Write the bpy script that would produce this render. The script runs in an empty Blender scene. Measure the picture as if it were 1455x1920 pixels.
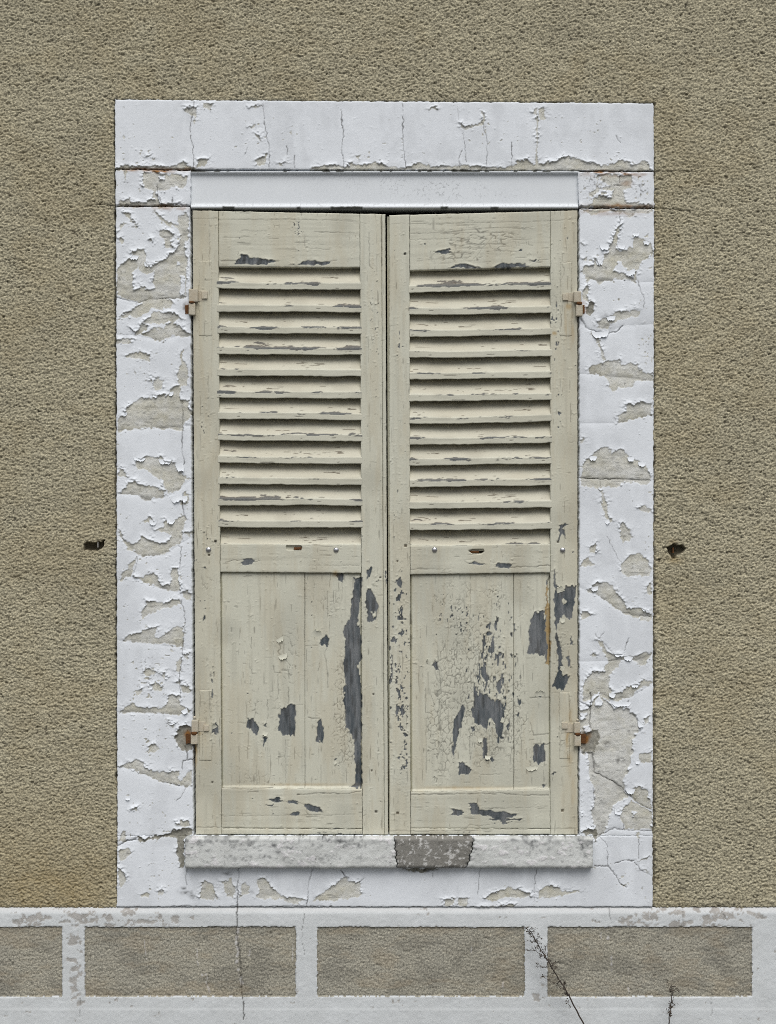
import bpy, math, random
import numpy as np

# ---------------------------------------------------------------- camera, sky, sun, exposure
S = 0.00139            # metres per photograph pixel on the wall face
D = 4.5                # camera distance from the wall face
ZC = (2100 - 960) * S  # eye height
scn = bpy.context.scene
cam = bpy.data.cameras.new('camera')
cam.sensor_fit = 'VERTICAL'
cam.angle = 2 * math.atan(1920 * S / 2 / D)
cam.clip_start = 0.05
cam.clip_end = 2000
camo = bpy.data.objects.new('camera', cam)
camo.location = (0, -D, ZC)
camo.rotation_euler = (math.radians(90), 0, 0)
scn.collection.objects.link(camo)
scn.camera = camo

SUN_EL, SUN_AZ = 56, 6   # degrees; azimuth from straight in front of the wall
world = bpy.data.worlds.new('World')
scn.world = world
world.use_nodes = True
wn = world.node_tree
bg = wn.nodes['Background']
sky = wn.nodes.new('ShaderNodeTexSky')
sky.sky_type = 'NISHITA'
sky.sun_disc = False
sky.sun_elevation = math.radians(SUN_EL)
sky.sun_rotation = math.radians(180 - SUN_AZ)
sky.dust_density = 4
sky.ozone_density = 1.0
hs = wn.nodes.new('ShaderNodeHueSaturation')
hs.inputs['Saturation'].default_value = 0.5      # thick overcast: a nearly neutral sky
wn.links.new(sky.outputs[0], hs.inputs['Color'])
wn.links.new(hs.outputs[0], bg.inputs['Color'])
bg.inputs['Strength'].default_value = 0.062
sun = bpy.data.lights.new('sun', 'SUN')
sun.energy = 1.5
sun.angle = math.radians(48)
sun.color = (1.0, 0.98, 0.95)
suno = bpy.data.objects.new('sun', sun)
el, az = math.radians(SUN_EL), math.radians(SUN_AZ)
from mathutils import Vector
sdir = Vector((math.sin(az) * math.cos(el), -math.cos(az) * math.cos(el), math.sin(el)))
suno.rotation_euler = (-sdir).to_track_quat('-Z', 'Y').to_euler()
suno.location = (1, -3, 6)
scn.collection.objects.link(suno)
vs = scn.view_settings
vs.view_transform = 'Standard'
vs.look = 'None'
vs.exposure = 0.53
vs.gamma = 1.0
vs.use_curve_mapping = False
scn.cycles.filter_width = 0.9       # crisp lens, as in the photograph
scn.cycles.use_denoising = False    # keeps the sand grain of the roughcast

# ---------------------------------------------------------------- numeric helpers
COL = scn.collection
rng = np.random.default_rng(7)
TAB = rng.random((8, 256, 256)).astype(np.float32)
WTX = rng.random((256, 256)).astype(np.float32)
WTY = rng.random((256, 256)).astype(np.float32)


def noise(u, v, sx, sy=None, seed=0):
    """value noise in 0..1"""
    sy = sy or sx
    x = u / sx + 17.3 * seed
    y = v / sy + 9.1 * seed
    x0 = np.floor(x).astype(np.int32)
    y0 = np.floor(y).astype(np.int32)
    fx = (x - x0).astype(np.float32)
    fy = (y - y0).astype(np.float32)
    fx = fx * fx * (3 - 2 * fx)
    fy = fy * fy * (3 - 2 * fy)
    t = TAB[seed % 8]
    a = t[y0 & 255, x0 & 255]
    b = t[y0 & 255, (x0 + 1) & 255]
    c = t[(y0 + 1) & 255, x0 & 255]
    d = t[(y0 + 1) & 255, (x0 + 1) & 255]
    return (a + (b - a) * fx) * (1 - fy) + (c + (d - c) * fx) * fy


def sn(u, v, sx, sy=None, seed=0):
    return noise(u, v, sx, sy, seed) * 2 - 1


def worley(u, v, sx, sy=None, seed=0):
    """F1, F2 distances in cell units"""
    sy = sy or sx
    x = u / sx + 31.7 * seed
    y = v / sy + 13.9 * seed
    x0 = np.floor(x).astype(np.int32)
    y0 = np.floor(y).astype(np.int32)
    f1 = np.full(x.shape, 9.0, np.float32)
    f2 = f1.copy()
    for j in (-1, 0, 1):
        for i in (-1, 0, 1):
            cx, cy = (x0 + i), (y0 + j)
            px = cx + WTX[cy & 255, cx & 255] - x
            py = cy + WTY[cy & 255, cx & 255] - y
            d = np.sqrt(px * px + py * py).astype(np.float32)
            m = d < f1
            f2 = np.where(m, f1, np.minimum(f2, d))
            f1 = np.where(m, d, f1)
    return f1, f2


def sstep(a, b, x):
    t = np.clip((x - a) / (b - a), 0, 1)
    return t * t * (3 - 2 * t)


def seg_dist(u, v, pts):
    d2 = np.full(u.shape, 1e9)
    for (ax, ay), (bx, by) in zip(pts[:-1], pts[1:]):
        ex, ey = bx - ax, by - ay
        L = ex * ex + ey * ey + 1e-9
        t = np.clip(((u - ax) * ex + (v - ay) * ey) / L, 0, 1)
        d2 = np.minimum(d2, (u - ax - t * ex) ** 2 + (v - ay - t * ey) ** 2)
    return np.sqrt(d2)


def poly_sd(u, v, pts):
    d = seg_dist(u, v, pts + [pts[0]])
    ins = np.zeros(u.shape, bool)
    for (ax, ay), (bx, by) in zip(pts, pts[1:] + [pts[0]]):
        if ay == by:
            continue
        c = (ay > v) != (by > v)
        ins ^= c & (u < (bx - ax) * (v - ay) / (by - ay) + ax)
    return np.where(ins, -d, d)


def sub_poly(sd, u, v, pts, island=False, M=22):
    a = np.array(pts)
    m = (u > a[:, 0].min() - M) & (u < a[:, 0].max() + M) & (v > a[:, 1].min() - M) & (v < a[:, 1].max() + M)
    if not m.any():
        return
    s = poly_sd(u[m], v[m], pts)
    sd[m] = np.maximum(sd[m], -s) if island else np.minimum(sd[m], s)


def line_mask(out, u, v, pts, w, M=8):
    a = np.array(pts)
    m = (u > a[:, 0].min() - M) & (u < a[:, 0].max() + M) & (v > a[:, 1].min() - M) & (v < a[:, 1].max() + M)
    if m.any():
        out[m] = np.maximum(out[m], sstep(w + 0.7, max(w - 0.7, 0), seg_dist(u[m], v[m], pts)))


def Z(x0, y0, s, *p):
    """points read off an enlargement -> photograph pixels; p is a flat list x, y, x, y ..."""
    return [(x0 + p[i] / s, y0 + p[i + 1] / s) for i in range(0, len(p), 2)]


def P(u, v, d):
    """photograph pixel + depth behind the wall face -> world point"""
    f = (D + d) / D
    return np.stack([(u - 727.5) * S * f, d + 0 * u, ZC + (960 - v) * S * f], -1)


# ---------------------------------------------------------------- objects
def tag(o, label=None, cat=None, group=None, kind=None):
    if label: o['label'] = label
    if cat: o['category'] = cat
    if group: o['group'] = group
    if kind: o['kind'] = kind
    return o


def thing(name, base, label, cat, group=None):
    o = bpy.data.objects.new(name, None)
    o.empty_display_size = 0.1
    o.location = base
    COL.objects.link(o)
    return tag(o, label, cat, group, 'thing')


def link(name, me, mat, parent=None):
    o = bpy.data.objects.new(name, me)
    COL.objects.link(o)
    if mat: me.materials.append(mat)
    if parent: o.parent = parent
    return o


def raw_mesh(name, co, quads, wear=None, smooth=True):
    me = bpy.data.meshes.new(name)
    n, q = len(co), len(quads)
    me.vertices.add(n)
    me.vertices.foreach_set('co', np.ascontiguousarray(co, np.float32).ravel())
    me.loops.add(q * 4)
    me.loops.foreach_set('vertex_index', np.ascontiguousarray(quads, np.int32).ravel())
    me.polygons.add(q)
    me.polygons.foreach_set('loop_start', np.arange(0, q * 4, 4, dtype=np.int32))
    me.polygons.foreach_set('use_smooth', np.full(q, smooth, bool))
    if wear is not None:
        at = me.attributes.new('wear', 'FLOAT_COLOR', 'POINT')
        at.data.foreach_set('color', np.ascontiguousarray(wear, np.float32).ravel())
    me.update(calc_edges=True)
    me.validate()
    return me


def grid_quads(ni, nj):
    """grid index [i, j], i along v (down), j along u (right); faces look to -Y"""
    idx = np.arange(ni * nj, dtype=np.int32).reshape(ni, nj)
    return np.stack([idx[1:, :-1], idx[1:, 1:], idx[:-1, 1:], idx[:-1, :-1]], -1)


def grid_object(name, co, wear, mat, parent, keep=None):
    ni, nj = co.shape[:2]
    q = grid_quads(ni, nj)
    q = q[keep] if keep is not None else q.reshape(-1, 4)
    base = np.array(parent.location) if parent else np.zeros(3)
    used, inv = np.unique(q, return_inverse=True)
    me = raw_mesh(name, co.reshape(-1, 3)[used] - base, inv.reshape(-1, 4), wear.reshape(-1, 4)[used])
    return link(name, me, mat, parent)


def pad(a):
    return np.pad(a, ((1, 1), (1, 1)) + ((0, 0),) * (a.ndim - 2), mode='edge')


def sheet(name, corners, step, field, h0, skirt, mat, parent, split=None, bevel=0.8, jit=0.0, names=None):
    """relief sheet over a quadrilateral of the photograph (TL, TR, BR, BL), with sides going back by skirt;
    field(U, V) -> relief in mm, wear; split(U, V) -> block number of a face"""
    (ax, ay), (bx, by), (cx, cy), (dx, dy) = corners
    nj = max(3, int(round(max(abs(bx - ax), abs(cx - dx)) / step)) + 1)
    ni = max(3, int(round(max(abs(dy - ay), abs(cy - by)) / step)) + 1)
    s, t = np.meshgrid(np.linspace(0, 1, nj), np.linspace(0, 1, ni))
    U = ax * (1 - s) * (1 - t) + bx * s * (1 - t) + cx * s * t + dx * (1 - s) * t
    V = ay * (1 - s) * (1 - t) + by * s * (1 - t) + cy * s * t + dy * (1 - s) * t
    w0, h0p = max(abs(bx - ax), 1), max(abs(dy - ay), 1)
    ed = np.minimum(np.minimum(s, 1 - s) * w0, np.minimum(t, 1 - t) * h0p)
    if jit:
        e = np.exp(-ed / 2.0) * jit
        U = U + e * (sn(U, V, 7, seed=3) + 0.6 * sn(U, V, 2.6, seed=4))
        V = V + e * (sn(U, V, 7, seed=5) + 0.6 * sn(U, V, 2.6, seed=6))
    h, wear = field(U, V)
    h = h - bevel * np.exp(-ed / 1.0) * 1.2
    U, V, h, wear = pad(U), pad(V), pad(h), pad(wear)
    ring = np.zeros(h.shape, bool)
    ring[[0, -1], :] = True
    ring[:, [0, -1]] = True
    f = (D - h0) / D
    d = -(h0 + h / 1000)
    co = np.stack([(U - 727.5) * S * f, np.where(ring, -h0 + skirt, d), ZC + (960 - V) * S * f], -1)
    if split is None:
        return [grid_object(name, co, wear, mat, parent)]
    uc = (U[:-1, :-1] + U[1:, 1:]) / 2
    vc = (V[:-1, :-1] + V[1:, 1:]) / 2
    b = split(uc, vc)
    return [grid_object(names[k] if names else name, co, wear, mat, parent, b == k) for k in np.unique(b)]


def box(name, u0, v0, u1, v1, h0, h1, mat, parent, bev=0.0012, wear=(0, 0, 0, 0), segs=2, warp=0.0):
    """bevelled block covering photograph pixels u0..u1, v0..v1 and standing h0..h1 metres off the wall face"""
    import bmesh
    bm = bmesh.new()
    f = (D - h1) / D
    x0, x1 = (u0 - 727.5) * S * f, (u1 - 727.5) * S * f
    z0, z1 = ZC + (960 - v1) * S * f, ZC + (960 - v0) * S * f
    base = Vector(parent.location) if parent else Vector((0, 0, 0))
    vsx = [bm.verts.new(Vector(c) - base) for c in ((x0, -h0, z0), (x1, -h0, z0), (x1, -h1, z0), (x0, -h1, z0),
                                                   (x0, -h0, z1), (x1, -h0, z1), (x1, -h1, z1), (x0, -h1, z1))]
    for q in ((0, 1, 2, 3), (7, 6, 5, 4), (0, 4, 5, 1), (1, 5, 6, 2), (2, 6, 7, 3), (3, 7, 4, 0)):
        bm.faces.new([vsx[i] for i in q])
    bmesh.ops.recalc_face_normals(bm, faces=bm.faces[:])
    if bev:
        bmesh.ops.bevel(bm, geom=bm.edges[:], offset=bev, segments=segs, profile=0.6, affect='EDGES')
    if warp:
        r = random.Random(int(u0 * 7 + v0))
        for v in bm.verts:
            v.co += Vector((r.uniform(-1, 1), r.uniform(-1, 1), r.uniform(-1, 1))) * warp
    me = bpy.data.meshes.new(name)
    bm.to_mesh(me)
    bm.free()
    at = me.attributes.new('wear', 'FLOAT_COLOR', 'POINT')
    at.data.foreach_set('color', np.tile(np.array(wear, np.float32), (len(me.vertices), 1)).ravel())
    return link(name, me, mat, parent)


def lathe(name, cx, cz, cy, prof, mat, parent, axis='z', n=16, wear=(0, 0, 0, 0), wob=0.0):
    """turned shape: prof = [(radius, along)], axis z (upright) or y (sticking out of the wall)"""
    co, q = [], []
    r = random.Random(int(cx * 999 + cz * 77))
    base = np.array(parent.location) if parent else np.zeros(3)
    for rad, al in prof:
        for k in range(n):
            a = 2 * math.pi * k / n
            rr = rad * (1 + r.uniform(-wob, wob))
            if axis == 'z':
                co.append((cx + rr * math.cos(a), cy + rr * math.sin(a), cz + al))
            else:
                co.append((cx + rr * math.cos(a), cy - al, cz + rr * math.sin(a)))
    m = len(prof)
    for i in range(m - 1):
        for k in range(n):
            a, b = i * n + k, i * n + (k + 1) % n
            q.append((a, b, b + n, a + n))
    me = raw_mesh(name, np.array(co) - base, np.array(q), np.tile(np.array(wear, np.float32), (len(co), 1)))
    return link(name, me, mat, parent)


# ---------------------------------------------------------------- materials
def nd(t, kind, **kw):
    n = t.nodes.new(kind)
    for k, v in kw.items():
        setattr(n, k, v)
    return n


def mix(t, fac, a, b):
    m = nd(t, 'ShaderNodeMix', data_type='RGBA')
    for sock, val in ((m.inputs[0], fac), (m.inputs[6], a), (m.inputs[7], b)):
        if hasattr(val, 'is_linked') or isinstance(val, bpy.types.NodeSocket):
            t.links.new(val, sock)
        else:
            sock.default_value = (*val, 1) if isinstance(val, tuple) else val
    return m.outputs[2]


def math_n(t, op, a, b=None, c=None):
    m = nd(t, 'ShaderNodeMath', operation=op)
    for i, val in enumerate((a, b, c)):
        if val is None: continue
        if isinstance(val, bpy.types.NodeSocket): t.links.new(val, m.inputs[i])
        else: m.inputs[i].default_value = val
    return m.outputs[0]


def tex_noise(t, vec, scale, detail=4, rough=0.6):
    n = nd(t, 'ShaderNodeTexNoise')
    n.inputs['Scale'].default_value = scale
    n.inputs['Detail'].default_value = detail
    n.inputs['Roughness'].default_value = rough
    t.links.new(vec, n.inputs['Vector'])
    return n.outputs['Fac']


def ramp(t, fac, lo, hi):
    m = nd(t, 'ShaderNodeMapRange')
    m.inputs['From Min'].default_value = lo
    m.inputs['From Max'].default_value = hi
    t.links.new(fac, m.inputs['Value'])
    return m.outputs[0]


def wear_mat(name, paint, paint2, bare_a, bare_b, dirt=(0.03, 0.027, 0.022), rust=(0.2, 0.075, 0.02), rough=0.75,
             stretch=(1, 1, 1), bump=0.25, bscale=500, big=6.0, bare_bump=1.0, fine=180, speck=0.18):
    """surface whose wear attribute says where the coat is gone (R), dirty (G), rusty (B) and which underlayer shows (A)"""
    m = bpy.data.materials.new(name)
    m.use_nodes = True
    t = m.node_tree
    b = t.nodes['Principled BSDF']
    b.inputs['Specular IOR Level'].default_value = 0.25
    co = nd(t, 'ShaderNodeTexCoord').outputs['Object']
    mp = nd(t, 'ShaderNodeMapping')
    mp.inputs['Scale'].default_value = stretch
    t.links.new(co, mp.inputs['Vector'])
    vec = mp.outputs[0]
    at = nd(t, 'ShaderNodeAttribute', attribute_name='wear')
    sp = nd(t, 'ShaderNodeSeparateColor')
    t.links.new(at.outputs['Color'], sp.inputs[0])
    R, G, B, A = sp.outputs[0], sp.outputs[1], sp.outputs[2], at.outputs['Alpha']
    n1 = tex_noise(t, vec, big, 5, 0.6)
    n2 = tex_noise(t, vec, fine, 4, 0.65)
    pc = mix(t, ramp(t, n1, 0.3, 0.72), paint, paint2)
    k = ramp(t, n2, 0.25, 0.8)
    pc = mix(t, math_n(t, 'MULTIPLY', k, speck), pc, tuple(c * 0.62 for c in paint2))
    if speck > .3:      # sand grains: pale and dark ones side by side
        n3 = tex_noise(t, vec, 260, 2, 0.5)
        pc = mix(t, math_n(t, 'MULTIPLY', ramp(t, n3, 0.50, 0.68), 0.62), pc, tuple(c * 0.30 for c in paint2))
        pc = mix(t, math_n(t, 'MULTIPLY', ramp(t, n3, 0.47, 0.32), 0.5), pc, tuple(min(c * 1.55, .8) for c in paint))
    bn = tex_noise(t, vec, fine * 0.28, 6, 0.7)
    bf = math_n(t, 'ADD', math_n(t, 'MULTIPLY', ramp(t, bn, 0.3, 0.7), 0.55), math_n(t, 'SUBTRACT', A, 0.28))
    bc = mix(t, math_n(t, 'MINIMUM', math_n(t, 'MAXIMUM', bf, 0.0), 1.0), bare_a, bare_b)
    bc = mix(t, math_n(t, 'MULTIPLY', k, 0.3), bc, tuple(c * 0.5 for c in bare_a))
    c = mix(t, R, pc, bc)
    c = mix(t, G, c, dirt)
    c = mix(t, B, c, rust)
    t.links.new(c, b.inputs['Base Color'])
    b.inputs['Roughness'].default_value = rough
    bn2 = tex_noise(t, vec, bscale, 3, 0.6)
    bp = nd(t, 'ShaderNodeBump')
    bp.inputs['Distance'].default_value = 0.0012
    t.links.new(math_n(t, 'ADD', bump, math_n(t, 'MULTIPLY', R, bare_bump - bump)), bp.inputs['Strength'])
    t.links.new(bn2, bp.inputs['Height'])
    t.links.new(bp.outputs[0], b.inputs['Normal'])
    return m


WHITE = (0.765, 0.806, 0.85)
WHITE2 = (0.725, 0.765, 0.806)
M_STONE = wear_mat('painted_limestone', WHITE, WHITE2, (0.57, 0.557, 0.46), (0.70, 0.712, 0.685), bump=0.3, rust=(0.26, 0.125, 0.035))
M_BEAM = wear_mat('painted_steel', (0.715, 0.755, 0.785), (0.675, 0.712, 0.742), (0.09, 0.1, 0.09), (0.12, 0.12, 0.11), bump=0.15, rough=0.55)
M_SILL = wear_mat('weathered_stone', (0.655, 0.678, 0.665), (0.545, 0.563, 0.545), (0.70, 0.70, 0.71), (0.72, 0.72, 0.72), dirt=(0.10, 0.105, 0.11), bump=0.7, fine=140, big=14)
M_PATCH = wear_mat('cement', (0.25, 0.245, 0.225), (0.20, 0.195, 0.175), (0.55, 0.55, 0.53), (0.5, 0.5, 0.48), bump=1.0, fine=200)
M_WOOD = wear_mat('shutter_paint', (0.605, 0.61, 0.515), (0.57, 0.565, 0.465), (0.062, 0.08, 0.092), (0.20, 0.212, 0.22),
                  dirt=(0.042, 0.04, 0.034), rust=(0.36, 0.235, 0.075), stretch=(6, 1, 1), bump=0.22, bscale=160, big=3, fine=60, rough=0.62)
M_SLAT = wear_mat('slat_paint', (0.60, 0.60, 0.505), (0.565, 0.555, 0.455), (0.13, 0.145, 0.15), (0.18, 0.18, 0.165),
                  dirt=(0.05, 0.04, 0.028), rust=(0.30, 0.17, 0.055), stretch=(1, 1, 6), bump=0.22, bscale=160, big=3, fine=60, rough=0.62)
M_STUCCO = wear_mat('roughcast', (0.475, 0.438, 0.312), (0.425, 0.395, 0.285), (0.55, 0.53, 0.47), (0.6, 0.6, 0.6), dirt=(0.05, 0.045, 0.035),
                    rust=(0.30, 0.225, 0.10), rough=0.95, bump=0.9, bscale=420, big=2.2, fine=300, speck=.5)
M_PANEL = wear_mat('grey_roughcast', (0.41, 0.39, 0.312), (0.352, 0.343, 0.292), (0.62, 0.61, 0.58), (0.6, 0.6, 0.6), dirt=(0.05, 0.047, 0.042),
                   rust=(0.33, 0.25, 0.15), rough=0.95, bump=0.9, bscale=420, big=5, fine=300, speck=.45)
M_BAND = wear_mat('painted_cement_band', (0.655, 0.69, 0.705), (0.58, 0.608, 0.615), (0.46, 0.45, 0.42), (0.54, 0.535, 0.52), bump=0.6, fine=220, big=9)
M_IRON = wear_mat('painted_iron', (0.575, 0.56, 0.465), (0.51, 0.455, 0.345), (0.12, 0.05, 0.02), (0.1, 0.05, 0.02), rust=(0.16, 0.06, 0.015), bump=0.6, big=60)
M_RUST = wear_mat('rusty_iron', (0.085, 0.04, 0.018), (0.15, 0.065, 0.02), (0.05, 0.03, 0.02), (0.05, 0.03, 0.02), bump=1.0, big=120, rough=0.9)


def plain(name, col, rough=0.8, metal=0.0, var=0.25, scale=60):
    m = bpy.data.materials.new(name)
    m.use_nodes = True
    t = m.node_tree
    b = t.nodes['Principled BSDF']
    co = nd(t, 'ShaderNodeTexCoord').outputs['Object']
    n = tex_noise(t, co, scale, 5)
    t.links.new(mix(t, ramp(t, n, 0.3, 0.7), col, tuple(c * (1 - var) for c in col)), b.inputs['Base Color'])
    b.inputs['Roughness'].default_value = rough
    b.inputs['Metallic'].default_value = metal
    return m


M_DARK = plain('dark_reveal', (0.10, 0.095, 0.085))  # hidden recess coloured dark to stand in for its shade
M_CHROME = plain('polished_steel', (0.62, 0.62, 0.63), 0.28, 1.0, 0.15, 300)
M_STEM = plain('dry_stem', (0.05, 0.037, 0.028), 0.8, 0, 0.4, 90)
M_LEAF = plain('dry_leaf', (0.07, 0.055, 0.04), 0.8, 0, 0.5, 90)
M_GROUND = plain('asphalt', (0.11, 0.108, 0.10), 0.95, 0, 0.3, 30)

# ---------------------------------------------------------------- where the paint has come off (read off the photograph)
k = 6.4
LA = lambda *p: Z(200, 310, k, *p)
LB = lambda *p: Z(200, 600, k, *p)
LC = lambda *p: Z(200, 850, k, *p)
LD = lambda *p: Z(200, 1100, k, *p)
LE = lambda *p: Z(200, 1400, k, *p)
RA = lambda *p: Z(1050, 310, k, *p)
RB = lambda *p: Z(1050, 600, k, *p)
RC = lambda *p: Z(1050, 850, k, *p)
RD = lambda *p: Z(1050, 1100, k, *p)
RE = lambda *p: Z(1050, 1400, k, *p)
TL_ = lambda *p: Z(210, 180, 2.798, *p)
TR_ = lambda *p: Z(720, 180, 2.798, *p)
AL = lambda *p: Z(320, 1550, 3.6375, *p)
AR = lambda *p: Z(720, 1550, 3.6375, *p)

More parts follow.
